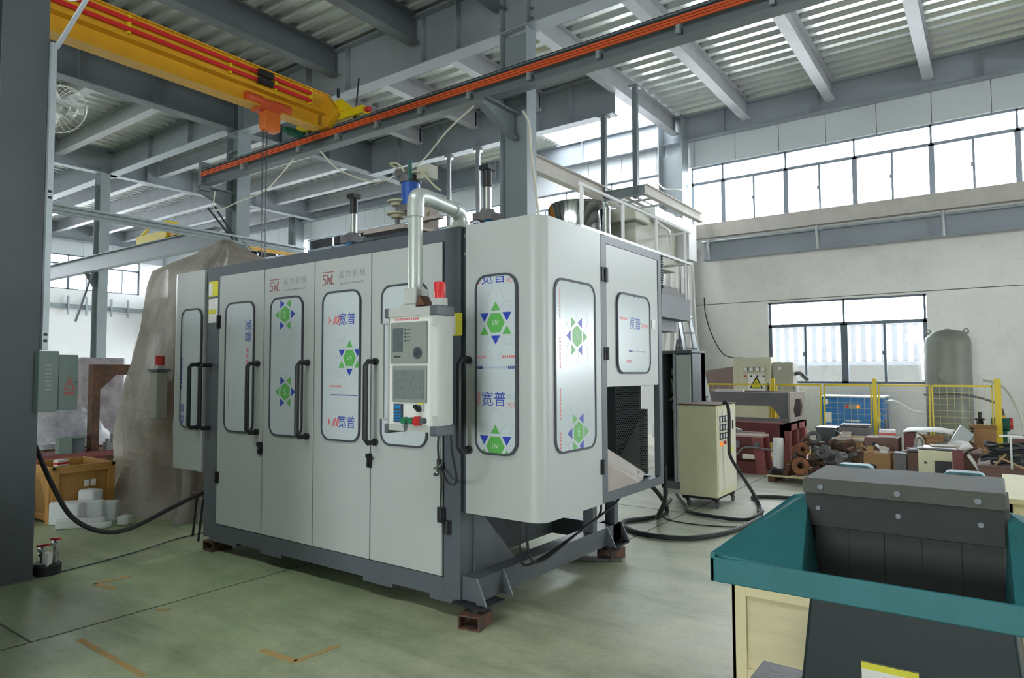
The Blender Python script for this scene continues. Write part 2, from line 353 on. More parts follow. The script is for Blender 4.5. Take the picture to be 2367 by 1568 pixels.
MB().box(-6.0, 20.2, 15.82, 16.25, 4.84, 5.18).build('concrete_ledge', 'concrete_beam', wb)
MB().box(-32, -6.7, 15.9, 16.25, 4.9, 5.18).build('concrete_ledge', 'white_wall', wb)
MB().box(-5.95, 3.9, 15.994, 16.001, 3.222, 3.237).build('pour_line', 'joint_dark', wb)
x = -31.9
while x < 19.8:
    MB().box(x, x+.988, 15.97, 16.1, 6.668, 8.2).build('cladding_panel', 'cladding', wb); x += 1.0
MB().box(-32, 20, 16.1, 16.2, 6.66, 8.2).build('cladding_backing', 'cladding', wb)

def window(n, x0, x1, z0, z1, mull, zt, lat=.06, main=.1, light='win_frame'):
    r = sroot('window_%d' % n, ((x0+x1)/2, 16.1, z0))
    f = MB(); yy = (16.05, 16.13)
    f.box(x0, x1, *yy, z0, z0+.05).box(x0, x1, *yy, z1-.04, z1).box(x0, x1, *yy, zt-.035, zt+.035)
    edges = [x0] + list(mull) + [x1]
    for i, mx in enumerate(edges):
        w = main
        a = mx - (0 if i == 0 else w/2); e = mx + (0 if i == len(edges)-1 else w/2)
        if i == 0: e = mx + w*.6
        if i == len(edges)-1: a = mx - w*.6
        f.box(a, e, *yy, z0, zt); c = (a+e)/2; f.box(c-.02, c+.02, *yy, zt, z1)
    f.build('window_frame', light, r)
    for a, e in zip(edges[:-1], edges[1:]):
        c = (a+e)/2
        MB().box(a+.03, e-.03, 16.085, 16.09, zt+.03, z1-.04).build('glass_pane', 'glass', r)
        if e-a > 1.0:
            s = MB().box(c-.022, c+.022, 16.06, 16.12, z0+.05, zt-.035).box(c-.05, c-.02, 16.04, 16.06, (z0+zt)/2-.04, (z0+zt)/2+.04); s.build('meeting_stile', light, r)
            MB().box(a+.05, c-.022, 16.09, 16.095, z0+.05, zt-.03).build('glass_pane', 'glass', r); MB().box(c+.022, e-.05, 16.08, 16.085, z0+.05, zt-.03).build('glass_pane', 'glass', r)
        else: MB().box(a+.05, e-.05, 16.085, 16.09, z0+.05, zt-.03).build('glass_pane', 'glass', r)
window(1, -4.243, -1.107, 1.33, 3.183, [-2.657], 2.637, main=.13)
window(2, -6.03, 4.75, 5.18, 6.665, [-5.24, -3.79, -2.363, -.937, .483, 1.91, 3.33], 6.255, light='win_frame_light')
window(7, 4.75, 19.5, 5.18, 6.665, [6.2, 7.6, 9.0, 10.5, 12, 13.4, 14.8, 16.3, 17.8], 6.255, light='win_frame_light')
window(9, -31, -14.0, 1.33, 3.183, [-29.3, -27.6, -25.9, -24.2, -22.5, -20.8, -19.1, -17.4, -15.7], 2.637, main=.13)  # unseen low windows, added to brighten the left end
window(8, 4.0, 17.0, 1.33, 3.183, [5.6, 7.2, 8.8, 10.4, 12, 13.6, 15.3], 2.637, main=.13)
window(3, -13.7, -6.7, 5.18, 6.665, [-12.5, -11.1, -9.67, -8.25], 6.255, light='win_frame_light')
window(4, -21.2, -13.9, 5.18, 6.665, [-19.75, -18.3, -16.85, -15.4], 6.255, light='win_frame_light')
window(5, -31.6, -21.7, 5.18, 6.665, [-30.2, -28.8, -27.4, -26, -24.6, -23.2], 6.255, light='win_frame_light')
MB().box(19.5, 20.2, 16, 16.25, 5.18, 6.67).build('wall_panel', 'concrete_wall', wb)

wl = sroot('wall_left', (-31.8, 5, 0))
MB().box(-32.05, -31.8, -21.2, 16.2, 0, 5.18).build('wall_panel', 'white_wall', wl)
MB().box(-31.8, -31.7, -8, 16, 4.35, 4.55).build('ledge_channel', 'steel_paint', wl)
for yy in (11.9, 12.6, 13.6, 14.3): MB().box(-31.7, -31.62, yy-.03, yy+.03, 4.1, 4.9).build('ledge_bracket', 'galv', wl)
MB().box(-32.1, -32.0, -8, 16.2, 6.66, 8.2).build('cladding_backing', 'cladding', wl)
y = -7.9
while y < 16: MB().box(-32.0, -31.85, y, y+1.19, 6.67, 8.2).build('cladding_panel', 'cladding', wl); y += 1.2
r = sroot('window_6', (-31.9, 6, 5.18)); f = MB(); xx = (-31.98, -31.88)
ys = [-4 + 1.45*i for i in range(14)]
f.box(*xx, ys[0], ys[-1], 5.18, 5.23).box(*xx, ys[0], ys[-1], 6.62, 6.67).box(*xx, ys[0], ys[-1], 6.22, 6.29)
for i, yy in enumerate(ys): f.box(*xx, yy-.06, yy+.06, 5.18, 6.25).box(*xx, yy-.03, yy+.03, 6.25, 6.65)
f.build('window_frame', 'win_frame', r)
for a in ys[:-1]:
    MB().box(-31.93, -31.92, a+.05, a+1.4, 6.28, 6.63).build('glass_pane', 'glass', r); MB().box(-31.93, -31.92, a+.06, a+1.39, 5.23, 6.22).build('glass_pane', 'glass', r)
    MB().box(-31.97, -31.89, a+.705, a+.745, 5.23, 6.22).build('meeting_stile', 'win_frame', r)
MB().box(-32.05, -31.8, -21.2, -4, 5.18, 8.2).build('wall_panel', 'white_wall', wl); MB().box(-32.05, -31.8, ys[-1], 16.2, 5.18, 6.67).build('wall_panel', 'white_wall', wl)

wf = sroot('wall_front', (0, -21, 0))     # unseen, far behind the camera: doorway added and sized for frontal fill
for (x0, x1, z0, z1) in ((-32, -5, 0, 8.2), (-5, 2, 4.6, 8.2), (2, 20.2, 0, 8.2)): MB().box(x0, x1, -21.25, -21, z0, z1).build('wall_panel', 'concrete_wall', wf)
wr = sroot('wall_right', (20, 4, 0))
[MB().box(20, 20.25, y0, y1, z0, z1).build('wall_panel', 'concrete_wall', wr) for (y0, y1, z0, z1) in ((-21.2, 2.5, 0, 8.2), (7.5, 16.2, 0, 8.2), (2.5, 7.5, 4.2, 8.2))]  # unseen side opening, added to brighten faces turned right

# ------------------------------------------------------------------ ceiling: ribbed deck sheets, girders, beams
ce = sroot('ceiling', (-6, 6, 8))
def deck(x0, x1, y0, y1, ax):
    p = .34; a = (y0 if ax == 'x' else x0); e = (y1 if ax == 'x' else x1); b = MB(); pts = []
    t = math.floor(a/p)*p
    while t < e + p:
        for dt, z in ((0, 7.93), (.12, 7.93), (.165, 8.005), (.295, 8.005)): pts.append((min(max(t+dt, a), e), z))
        t += p
    vs = []
    for (u, z) in pts:
        vs += [(x0, u, z), (x1, u, z)] if ax == 'x' else [(u, y0, z), (u, y1, z)]
    b.add(vs, [(2*i, 2*i+1, 2*i+3, 2*i+2) for i in range(len(pts)-1)])
    b.build('roof_deck', 'deck', ce, ang=20)
    MB().box(x0, x1, y0, y1, 8.012, 8.15).build('roof_slab', 'concrete_wall', ce)
near = [-13.8, -12.3, -10.35, -8.2, -6.3, -4.4, -2.4, -.4, 1.6, 3.6, 5.6, 8.0, 12.0, 16.0, 20.0]
for a, e in zip(near[:-1], near[1:]):
    if -6.4 < a and e < 0: deck(a, e, -7, -2.5, 'x'); deck(a, e, -1.5, 8.5, 'x')      # roof light between
    else: deck(a, e, -7, 8.5, 'x')
far = [-6.32, -4.57, -2.75, -.93, .9, 2.7, 4.6, 8.0, 12.0, 16.0, 20.0]
for a, e in zip(far[:-1], far[1:]): deck(a, e, 8.5, 16, 'x')
fl2 = [-13.8, -11.9, -10.05, -8.2, -6.32]
for a, e in zip(fl2[:-1], fl2[1:]): deck(a, e, 8.5, 12.6, 'x')
for a, e in ((-13.8, -11.9), (-11.9, -9.8)): deck(a, e, 12.6, 16, 'x')
yl = [-7, -4.8, -3.4, -2.15, -.8, .55, 1.9, 3.25, 4.6, 5.95, 7.3, 8.65, 10.0, 11.35, 12.7, 14.05, 15.4, 16]
for a, e in zip(yl[:-1], yl[1:]):
    deck(-20.35, -13.8, a, e, 'y'); deck(-32, -20.35, a, e, 'y')
MB().box(-32, 20, -21.2, -7, 8.0, 8.15).build('roof_slab', 'concrete_wall', ce)
# open roof shaft over the hanging platform
MB().box(-9.9, -9.75, 12.6, 16.1, 8.0, 10.3).box(-6.5, -6.32, 12.6, 16.1, 8.1, 10.3).box(-9.8, -6.4, 12.5, 12.65, 8.1, 10.3).box(-9.8, -6.4, 16.0, 16.15, 8.15, 10.3).build('shaft_wall', 'white_wall', ce)
def yb(x, y0, y1, zb=7.5, d=.43, w=.2, mat='beam_paint', name='roof_beam'): return MB().ibeam('y', y0, y1, x, zb, d, w).build(name, mat, ce, smooth=False)
def xb(y, x0, x1, zb=7.5, d=.43, w=.2, mat='beam_paint', name='roof_beam'): return MB().ibeam('x', x0, x1, y, zb, d, w).build(name, mat, ce, smooth=False)
for x in (-6.32, -4.57, -2.75, -.93, .9, 2.7, 4.6): yb(x, 8.6, 15.78)
for x in (-8.2, -10.05, -11.9): yb(x, 8.6, 12.48)
for x in near[1:-1]: yb(x, -6.9, 8.42, 7.42, .51, .24, 'girder_shaded')
for y in yl[1:-1]:
    if abs(y-8.65) > .3: xb(y, -20.3, -13.88); xb(y, -31.8, -20.4)
def stiff(b, ax, c, zb, d, w, where):
    for t in where:
        if ax == 'x': b.box(t-.006, t+.006, c-w/2+.01, c+w/2-.01, zb+.02, zb+d-.02)
        else: b.box(c-w/2+.01, c+w/2-.01, t-.006, t+.006, zb+.02, zb+d-.02)
def girder(ax, c, a0, a1, zb, d, w, where, mat='girder_paint'):
    b = MB().ibeam(ax, a0, a1, c, zb, d, w, .025, .016); stiff(b, ax, c, zb, d, w, where); b.build('girder', mat, ce, smooth=False)
girder('x', 8.53, -13.8, 20, 7.0, .93, .3, [-12.5, -11.2, -10.0, -8.0, -7.2, -4.57, -2.7, -.9])
girder('x', 12.56, -13.8, -6.35, 7.03, .9, .26, [-12.7, -11.9, -11.3, -10.05, -9.2, -8.2, -7.4])
girder('x', 15.86, -31.8, 20, 7.31, .62, .2, [-12, -9, -5.1, -3, 0, 3])
girder('y', -13.82, -6.9, 15.7, 7.07, .86, .3, [-3, 0, 3.3, 5.2, 6.6, 9.6, 11, 13.2], 'girder_shaded')
girder('y', -20.35, -6.9, 15.7, 7.25, .68, .26, [0, 3.3, 5.2, 6.9, 9.6, 11, 13.2])
girder('y', -31.6, -6.9, 15.7, 7.25, .68, .26, [9.6, 11, 13.2])
girder('x', 8.65, -31.6, -13.9, 7.25, .68, .26, [-28, -25, -18, -16])

# ------------------------------------------------------------------ columns
def hcol(name, x0, x1, y0, y1, z1, label, mat='steel_paint', plates=(), group=None):
    t = thing(name, label, 'column', ((x0+x1)/2, (y0+y1)/2, 0)); c = (y0+y1)/2
    MB().box(x0, x0+.02, y0, y1, 0, z1).build('flange', mat, t); MB().box(x1-.02, x1, y0, y1, 0, z1).build('flange', mat, t)
    MB().box(x0+.02, x1-.02, c-.008, c+.008, 0, min(z1, 6.98)).build('web', mat, t)
    for z in plates: MB().box(x0+.02, x1-.02, y0+.01, y1-.01, z, z+.016).build('stiffener_plate', mat, t)
    MB().box(x0-.1, x1+.1, y0-.1, y1+.1, 0.001, .03).build('base_plate', mat, t)
    return t
cc = hcol('steel_column', -6.285, -5.76, 8.4, 8.66, 7.9, 'tall grey steel column rising directly behind the big grey machine', plates=(3.98, 5.95, 6.99))
b = MB()
for zz in (7.15, 7.3, 7.45, 7.6, 7.75):
    for dx in (-6.33, -5.72):
        for dy in (-.05, .05): b.cyl((dx-.02, 8.53+dy, zz), (dx+.02, 8.53+dy, zz), .018, 6)
b.build('bolt_row', 'steel_dark', cc)
hcol('steel_column', -14.06, -13.6, 8.4, 8.72, 7.8, 'dark steel column holding the far end of the orange crane rail', plates=(4.3, 6.6))
hcol('steel_column', -20.66, -20.27, 8.35, 8.6, 7.4, 'slim grey steel column left of the plastic-draped machine', plates=(4.95,))
t = hcol('steel_column', -6.67, -6.05, 15.5, 15.92, 7.9, 'grey steel column against the window wall beside the high windows')
hcol('steel_column', -21.72, -21.25, 15.55, 15.92, 7.9, 'distant grey wall column seen between roof girders above the long machine')
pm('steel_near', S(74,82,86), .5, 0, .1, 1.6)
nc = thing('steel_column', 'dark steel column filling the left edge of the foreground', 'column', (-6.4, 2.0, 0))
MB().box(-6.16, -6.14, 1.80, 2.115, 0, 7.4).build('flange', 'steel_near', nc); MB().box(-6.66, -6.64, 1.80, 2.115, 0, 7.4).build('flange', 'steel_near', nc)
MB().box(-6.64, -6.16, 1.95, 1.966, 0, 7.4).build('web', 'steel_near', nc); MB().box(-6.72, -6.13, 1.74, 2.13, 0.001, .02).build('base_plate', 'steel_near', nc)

# ------------------------------------------------------------------ crane runway with conductor rail
rw = thing('crane_runway_beam', 'dark crane runway beam with bright orange conductor rail crossing the upper view', 'crane rail', (-5, 7.75, 5.6))
MB().ibeam('x', -13.75, 7.5, 7.75, 5.66, .33, .2, .02, .014).build('runway_girder', 'steel_dark', rw, smooth=False)
MB().box(-13.75, 7.5, 7.715, 7.785, 5.99, 6.04).build('rail_head', 'black_metal', rw)
MB().box(-13.86, -13.74, 7.64, 7.86, 5.55, 6.16).build('end_stop', 'steel_dark', rw)
for z in (5.825, 5.86, 5.895): MB().box(-13.7, 7.5, 7.60, 7.625, z-.013, z+.013).build('conductor_bar', 'rail_orange', rw)
for x in (-12.2, -10.4, -9.3, -8.3, -7.3, -6.3, -5.2, -4.1, -3.0, -1.9, -.8, .5):
    MB().box(x-.02, x+.02, 7.625, 7.75, 5.80, 5.92).box(x-.025, x+.025, 7.61, 7.66, 5.70, 5.81).build('bar_hanger', 'galv', rw)
for x0 in (-6.02, -13.83):
    b = MB().prism([(8.4, 5.64), (7.62, 5.64), (7.62, 5.54), (8.4, 5.26)], 'x', x0-.012, x0+.012)
    b.box(x0-.1, x0+.1, 7.6, 8.4, 5.63, 5.655).bar((x0, 7.62, 5.53), (x0, 8.4, 5.25), .14, .016).build('column_bracket', 'steel_dark', rw)

# yellow overhead crane
cr = thing('overhead_crane', 'yellow bridge crane girder with red conductor bars and orange hoist overhead', 'crane', (-9.65, 5, 5.9))
gx = -9.6
MB().box(gx-.13, gx+.13, -1.5, 7.45, 5.9, 5.925).box(gx-.01, gx+.01, -1.5, 7.45, 5.92, 6.17).box(gx-.16, gx+.16, -1.5, 7.55, 6.17, 6.2).build('lower_beam', 'crane_yellow', cr, smooth=False)
MB().box(gx-.1, gx+.1, -1.5, 7.6, 6.2, 6.52).box(gx-.14, gx+.14, -1.5, 7.6, 6.52, 6.54).build('box_girder', 'crane_yellow', cr, smooth=False)
for z in (6.27, 6.40): MB().box(gx+.13, gx+.165, -1.5, 7.2, z, z+.055).build('conductor_bar', 'crane_red', cr)
for yy in (.5, 2.5, 4.2, 5.7, 6.5, 7.2): MB().box(gx+.1, gx+.15, yy-.02, yy+.02, 6.24, 6.5).build('bar_clip', 'crane_yellow_bright', cr)
for z in (6.25, 6.38): MB().box(gx+.13, gx+.21, 6.15, 6.42, z, z+.09).build('current_collector', 'black_metal', cr)
ec = MB().box(-10.5, -8.68, 7.66, 7.86, 6.07, 6.2).prism([(-10.45,6.2),(-8.9,6.2),(-9.2,6.42),(-9.95,6.42)], 'y', 7.64, 7.66).build('end_carriage', 'crane_yellow_bright', cr)
MB().cyl((-8.68, 7.76, 6.14), (-8.6, 7.76, 6.14), .05, 10).cyl((-10.58, 7.76, 6.14), (-10.5, 7.76, 6.14), .05, 10).build('buffer', 'red_btn', cr)
MB().prism([(gx-.14, 5.95), (gx-.14, 6.5), (gx+.14, 6.5), (gx+.34, 6.24), (gx+.34, 6.12), (gx+.14, 5.95)], 'y', 7.55, 7.65).build('joint_plate', 'crane_yellow', cr)
for x in (-10.2, -8.95): MB().cyl((x, 7.72, 6.09), (x, 7.8, 6.09), .05, 14).build('wheel', 'black_metal', cr)
MB().cyl((-10.3, 7.35, 6.0), (-10.3, 7.68, 6.0), .075, 14).cyl((-10.3, 7.25, 6.0), (-10.3, 7.36, 6.0), .055, 12).build('travel_motor', 'motor_green', cr)
MB().bar((-8.95, 7.76, 6.2), (-8.88, 7.76, 6.75), .02, .02).bar((-9.35, 7.7, 6.5), (-9.35, 7.7, 6.66), .04, .04).build('cable_mast', 'black_metal', cr)
h = MB().cyl((gx+.08, 6.0, 6.0), (gx+.08, 6.26, 6.0), .085, 16).cyl((gx+.08, 6.26, 6.0), (gx+.08, 6.5, 6.0), .065, 16).cyl((gx+.08, 6.5, 6.0), (gx+.08, 6.8, 6.0), .085, 16).box(gx-.1, gx+.17, 6.22, 6.6, 5.86, 5.96)
h.build('hoist_body', 'hoist_red', cr)
MB().prism(rrect(6.30, 6.60, 5.55, 5.88, .06), 'x', gx-.03, gx+.15).build('chain_container', 'crane_orange', cr, bevel=.02)
b = MB()
for (dx, dy) in ((0, 6.33), (0.0, 6.40)):
    z = 5.52; i = 0
    while z > 2.75:
        a = pi/2 if i % 2 else 0
        pts = [(gx+.06+dx + .012*cos(t)*cos(a), dy + .012*cos(t)*sin(a), z + .028*sin(t)) for t in [2*pi*k/6 for k in range(6)]]
        b.tube(pts, .0055, 4, closed=True); z -= .042; i += 1
b.tube([(gx+.06, 6.36, 2.76), (gx+.06, 6.36, 2.68), (gx+.1, 6.36, 2.62), (gx+.06, 6.36, 2.56), (gx+.01, 6.36, 2.6)], .014, 8)
b.build('lifting_chain', 'black_metal', cr)

# second runway and crane in the far bay, runway along the window wall
r2 = thing('crane_runway_beam', 'grey runway beam carrying the small distant yellow crane at left', 'crane rail', (-20, 8.1, 4.5))
MB().ibeam('x', -31.6, -13.9, 8.15, 4.42, .42, .2, .02, .014).build('runway_girder', 'girder_paint', r2, smooth=False)
b = MB().prism([(8.35, 4.4), (8.05, 4.4), (8.35, 3.9)], 'x', -20.48, -20.45); b.build('column_bracket', 'steel_dark', r2)
MB().bar((-20.3, 8.2, 4.4), (-21.3, 8.2, 3.1), .05, .05).build('brace', 'steel_dark', r2)
c2 = thing('overhead_crane', 'small distant yellow crane carriage above the plastic-draped machine', 'crane', (-16.6, 8.1, 4.86))
MB().box(-17.5, -15.9, 8.06, 8.26, 4.842, 5.04).build('end_carriage', 'crane_yellow_bright', c2)
MB().bar((-17.5, 8.15, 5.02), (-16.8, 8.15, 5.34), .05, .05).bar((-16.8, 8.15, 5.34), (-15.95, 8.15, 5.2), .05, .05).box(-16.02, -15.9, 8.0, 8.3, 4.85, 5.24).build('guard_frame', 'crane_yellow_bright', c2)
MB().box(-15.9, -15.55, 8.05, 11.5, 4.86, 5.06).build('bridge_girder', 'crane_yellow', c2)
r3 = thing('crane_runway_beam', 'pale blue-grey runway beam with rod clips along the concrete wall', 'crane rail', (0, 15.7, 4.2))
MB().ibeam('x', -5.6, 7.9, 15.68, 4.25, .46, .22, .02, .014).build('runway_girder', 'girder_paint', r3, smooth=False)
MB().cyl((-5.6, 15.55, 4.68), (7.9, 15.55, 4.68), .025, 8).build('conduit', 'galv', r3)
for x in (-5.45, -3.05, -.75, 1.5): MB().tube([(x, 15.55, 4.75), (x, 15.52, 4.6), (x, 15.56, 4.45), (x, 15.58, 4.25)], .035, 8).build('conduit_clip', 'alu', r3)

# hanging platform under the roof shaft
hp = thing('hanging_platform', 'suspended steel frame platform with hanger posts near the high windows', 'platform', (-6.2, 14, 5.2))
MB().ibeam('y', 9.2, 15.5, -6.62, 5.2, .3, .16).build('frame_beam', 'concrete_beam', hp, smooth=False)
MB().ibeam('y', 12.5, 15.7, -5.68, 5.2, .22, .12).build('frame_beam', 'concrete_beam', hp, smooth=False)
MB().ibeam('x', -6.6, -5.68, 12.5, 5.2, .2, .1).build('frame_beam', 'steel_paint', hp, smooth=False)
for yy in (13.1, 13.7, 14.3, 14.9): MB().box(-6.55, -5.7, yy-.02, yy+.02, 5.24, 5.28).build('joist', 'beam_paint', hp)
for xx in (-6.3, -6.0): MB().box(xx-.015, xx+.015, 12.5, 15.5, 5.24, 5.27).build('joist', 'beam_paint', hp)
for xx, zt in ((-6.6, 7.03), (-5.87, 7.5)): MB().box(xx-.05, xx+.05, 12.46, 12.56, 5.15, zt).box(xx-.1, xx+.1, 12.4, 12.62, zt-.04, zt).build('hanger_post', 'steel_dark', hp)
for i, xx in enumerate((-10.94, -10.01)):
    tag(MB().cyl((xx, 12.5, 0), (xx, 12.5, 7.0), .06, 14).cyl((xx, 12.5, 6.95), (xx, 12.5, 7.03), .12, 12).build('pipe_post', 'steel'), ('thin steel pipe post behind the extruder motor, the left of two', 'thin steel pipe post beside the tall chrome cylinder, the right of two')[i], 'post')

# strut channel, flood light, fan
st = thing('strut_channel', 'long galvanised strut channel running across the left background', 'channel', (-13.4, 7, 4.5))
MB().box(-13.44, -13.3, 3.2, 10.05, 4.56, 4.6).box(-13.44, -13.4, 3.2, 10.05, 4.46, 4.6).build('channel_body', 'galv', st)
MB().cyl((-13.33, 3.2, 4.45), (-13.33, 10.05, 4.45), .035, 10).build('conduit', 'galv', st)
MB().bar((-13.4, 8.2, 4.5), (-13.4, 7.6, 5.1), .03, .03).bar((-13.4, 8.3, 4.5), (-13.4, 7.75, 5.15), .03, .03).build('stay', 'black_metal', st)
fd = thing('flood_light', 'black square floodlight hanging from the strut channel near the column', 'lamp', (-12.95, 8.2, 3.9))
s = MB(); s.obb((0, 0, 0), (.5, .12, .34)); s.xf(Matrix.Translation((-12.95, 8.2, 4.05)) @ Matrix.Rotation(radians(38), 4, 'Z') @ Matrix.Rotation(radians(-38), 4, 'X')); s.build('housing', 'black_metal', fd, bevel=.015)
s = MB(); s.obb((0, -.065, -.02), (.4, .012, .2)); s.xf(Matrix.Translation((-12.95, 8.2, 4.05)) @ Matrix.Rotation(radians(38), 4, 'Z') @ Matrix.Rotation(radians(-38), 4, 'X')); s.build('glass_front', 'alu', fd)
MB().bar((-13.0, 8.2, 4.1), (-13.37, 8.2, 4.5), .03, .02).bar((-12.75, 8.35, 4.1), (-13.25, 8.35, 4.46), .03, .02).build('bracket', 'steel', fd)
fn = thing('wall_fan', 'round wire-caged fan half hidden behind the foreground column', 'fan', (-6.98, 2.52, 4.06))
s = MB()
for k in range(28):
    t = 2*pi*k/28; s.tube([(.02*cos(t), -.12, .02*sin(t)), (.12*cos(t), -.11, .12*sin(t)), (.2*cos(t), -.06, .2*sin(t)), (.22*cos(t), 0, .22*sin(t)), (.2*cos(t), .06, .2*sin(t))], .0028, 4)
for rr_ in (.07, .14, .2): s.tube([(rr_*cos(t), -.115+.3*max(0, rr_-.1)**1.2, rr_*sin(t)) for t in [2*pi*k/24 for k in range(24)]], .003, 4, closed=True)
s.tube([(.222*cos(t), 0, .222*sin(t)) for t in [2*pi*k/28 for k in range(28)]], .006, 5, closed=True)
Mf = Matrix.Translation((-6.98, 2.52, 4.06)) @ Matrix.Rotation(radians(40), 4, 'Z')
s.xf(Mf); s.build('wire_cage', 'cage_wire', fn)
s = MB().cyl((0, -.06, 0), (0, .14, 0), .05, 12); s.xf(Mf); s.build('motor', 'pipe_grey', fn)
s = MB()
for k in range(3): s.obb((.11*cos(2.1*k), 0, .11*sin(2.1*k)), (.17, .006, .09), (.35, -2.1*k, 0))
s.xf(Mf); s.build('blade', 'white_plastic', fn)
MB().tube([(-7.07, 2.63, 4.06), (-6.9, 2.6, 4.06), (-6.65, 2.1, 4.06)], .02, 8).build('support_arm', 'pipe_grey', fn)

# ------------------------------------------------------------------ printed protective film on the machine windows
def clip(poly, win):
    out = list(poly)
    n = len(win)
    for i in range(n):
        a, b = win[i], win[(i+1) % n]; inp = out; out = []
        if not inp: break
        side = lambda p: (b[0]-a[0])*(p[1]-a[1]) - (b[1]-a[1])*(p[0]-a[0])
        for j in range(len(inp)):
            p, q = inp[j-1], inp[j]; sp, sq = side(p), side(q)
            if sq >= 0:
                if sp < 0: t = sp/(sp-sq); out.append((p[0]+(q[0]-p[0])*t, p[1]+(q[1]-p[1])*t))
                out.append(q)
            elif sp >= 0: t = sp/(sp-sq); out.append((p[0]+(q[0]-p[0])*t, p[1]+(q[1]-p[1])*t))
    return out
PRINT = ['print_green', 'print_blue', 'print_red', 'print_line', 'print_white']
class Film:
    def __init__(s, win, to3): s.win = win; s.to3 = to3; s.mb = MB()
    def poly(s, pts, m, lift=0):
        a = sum(pts[i-1][0]*pts[i][1]-pts[i][0]*pts[i-1][1] for i in range(len(pts)))
        if a < 0: pts = pts[::-1]
        q = clip(pts, s.win)
        if len(q) >= 3: s.mb.face([s.to3(p[0], p[1], lift) for p in q], m)
    def T(s, cx, cy, rot, k=1.0):
        c, d = cos(rot), sin(rot); return lambda u, v: (cx + k*(u*c - v*d), cy + k*(u*d + v*c))
    def line(s, T, a, b, w=.0022, m=3):
        dx, dy = b[0]-a[0], b[1]-a[1]; l = sqrt(dx*dx+dy*dy) or 1; nx, ny = -dy/l*w/2, dx/l*w/2
        s.poly([T(a[0]+nx, a[1]+ny), T(b[0]+nx, b[1]+ny), T(b[0]-nx, b[1]-ny), T(a[0]-nx, a[1]-ny)], m)
    def star(s, cx, cy, rot=0, k=1.0):
        T = s.T(cx, cy, rot, k)
        s.poly([T(.072*cos(a), .07*sin(a)) for a in [radians(60*i) for i in range(6)]], 0)
        w, h = .035, .056
        for (u, v, up, m) in ((0, .079, 1, 0), (-.088, .064, -1, 1), (.088, .064, -1, 1), (-.088, -.073, 1, 0), (.088, -.073, 1, 0), (0, -.08, -1, 1)):
            s.poly([T(u-w, v), T(u+w, v), T(u, v+up*h)], m)
        for sg in (1, -1):
            pts = [(-.03, sg*.08), (-.072, sg*.13), (-.04, sg*.2), (-.018, sg*.232), (.018, sg*.232), (.04, sg*.2), (.072, sg*.13), (.03, sg*.08)]
            for a, b in zip(pts[:-1], pts[1:]): s.line(T, a, b)
            for su in (1, -1):
                pts = [(su*.06, sg*.12), (su*.085, sg*.135), (su*.17, sg*.135)]
                for a, b in zip(pts[:-1], pts[1:]): s.line(T, a, b)
                for q in (.115, .1, .085): s.line(T, (su*.1, sg*q), (su*.17, sg*q), .0012)
                s.line(T, (su*.095, sg*.012), (su*.17, sg*.012))
        s.text('UV', cx, cy, .042*k, 4, rot)
    def text(s, body, cx, cy, size, m, rot=0, flip=False):
        vs, fs = text_geo(body, size); c, d = cos(rot), sin(rot); e = -1 if flip else 1
        P = [(cx + e*(u*c - v*d), cy + (u*d + v*c)) for u, v in vs]
        for f in fs: s.poly([P[i] for i in f], m, .0006)
    def marks(s, cx, cy, w, h, n, m, vert=False):
        for i in range(n):
            t = (i+.5)/n - .5
            if vert: s.poly([(cx-h/2, cy+t*w-w/n*.36), (cx+h/2, cy+t*w-w/n*.36), (cx+h/2, cy+t*w+w/n*.36), (cx-h/2, cy+t*w+w/n*.36)], m)
            else: s.poly([(cx+t*w-w/n*.36, cy-h/2), (cx+t*w+w/n*.36, cy-h/2), (cx+t*w+w/n*.36, cy+h/2), (cx+t*w-w/n*.36, cy+h/2)], m)
    def done(s, parent): return s.mb.build('film_print', PRINT, parent, smooth=False)

# ------------------------------------------------------------------ the big moulding machine
YF = 3.35; XS = -2.2
mc = thing('moulding_machine', 'large light grey enclosed moulding machine with four windowed front doors', 'machine', (-4.1, 4.3, 0))
XL, XR = -5.88, -2.83
# frame
MB().box(XL, -5.665, YF, YF+.15, .135, 2.565).build('corner_post', 'machine_dark', mc, bevel=.006)
MB().box(-2.975, XR, YF, YF+.15, .135, 2.565).build('corner_post', 'machine_dark', mc, bevel=.006)
MB().box(-5.67, -2.97, YF, YF+.1, 2.475, 2.565).build('top_rail', 'machine_dark', mc, bevel=.004)
b = MB().box(-5.67, -2.97, YF, YF+.12, .135, .262)
for (x0, x1) in ((-5.78, -5.35), (-5.0, -4.72), (-3.75, -3.45), (-3.1, -2.85)): b.box(x0, x1, YF+.002, YF+.1, .105, .14)
b.build('bottom_rail', 'machine_dark', mc)
MB().box(XL+.03, XR-.02, YF+.1, 5.3, .66, 2.54).box(XL+.06, -3.3, YF+.16, 5.2, .15, .66).build('inner_body', 'machine_dark', mc)  # lower block added to keep the void under the machine dark
MB().box(XL+.02, XR, YF+.02, 5.32, 2.54, 2.56).build('roof_plate', 'machine_dark', mc)
MB().box(XR, XR+.04, YF+.03, YF+.1, .7, 2.56).build('corner_track', 'gasket', mc)
for z in (2.50, 2.38): MB().cyl((-2.81, YF+.025, z), (-2.81, YF+.035, z), .012, 8).build('track_bolt', 'steel', mc)
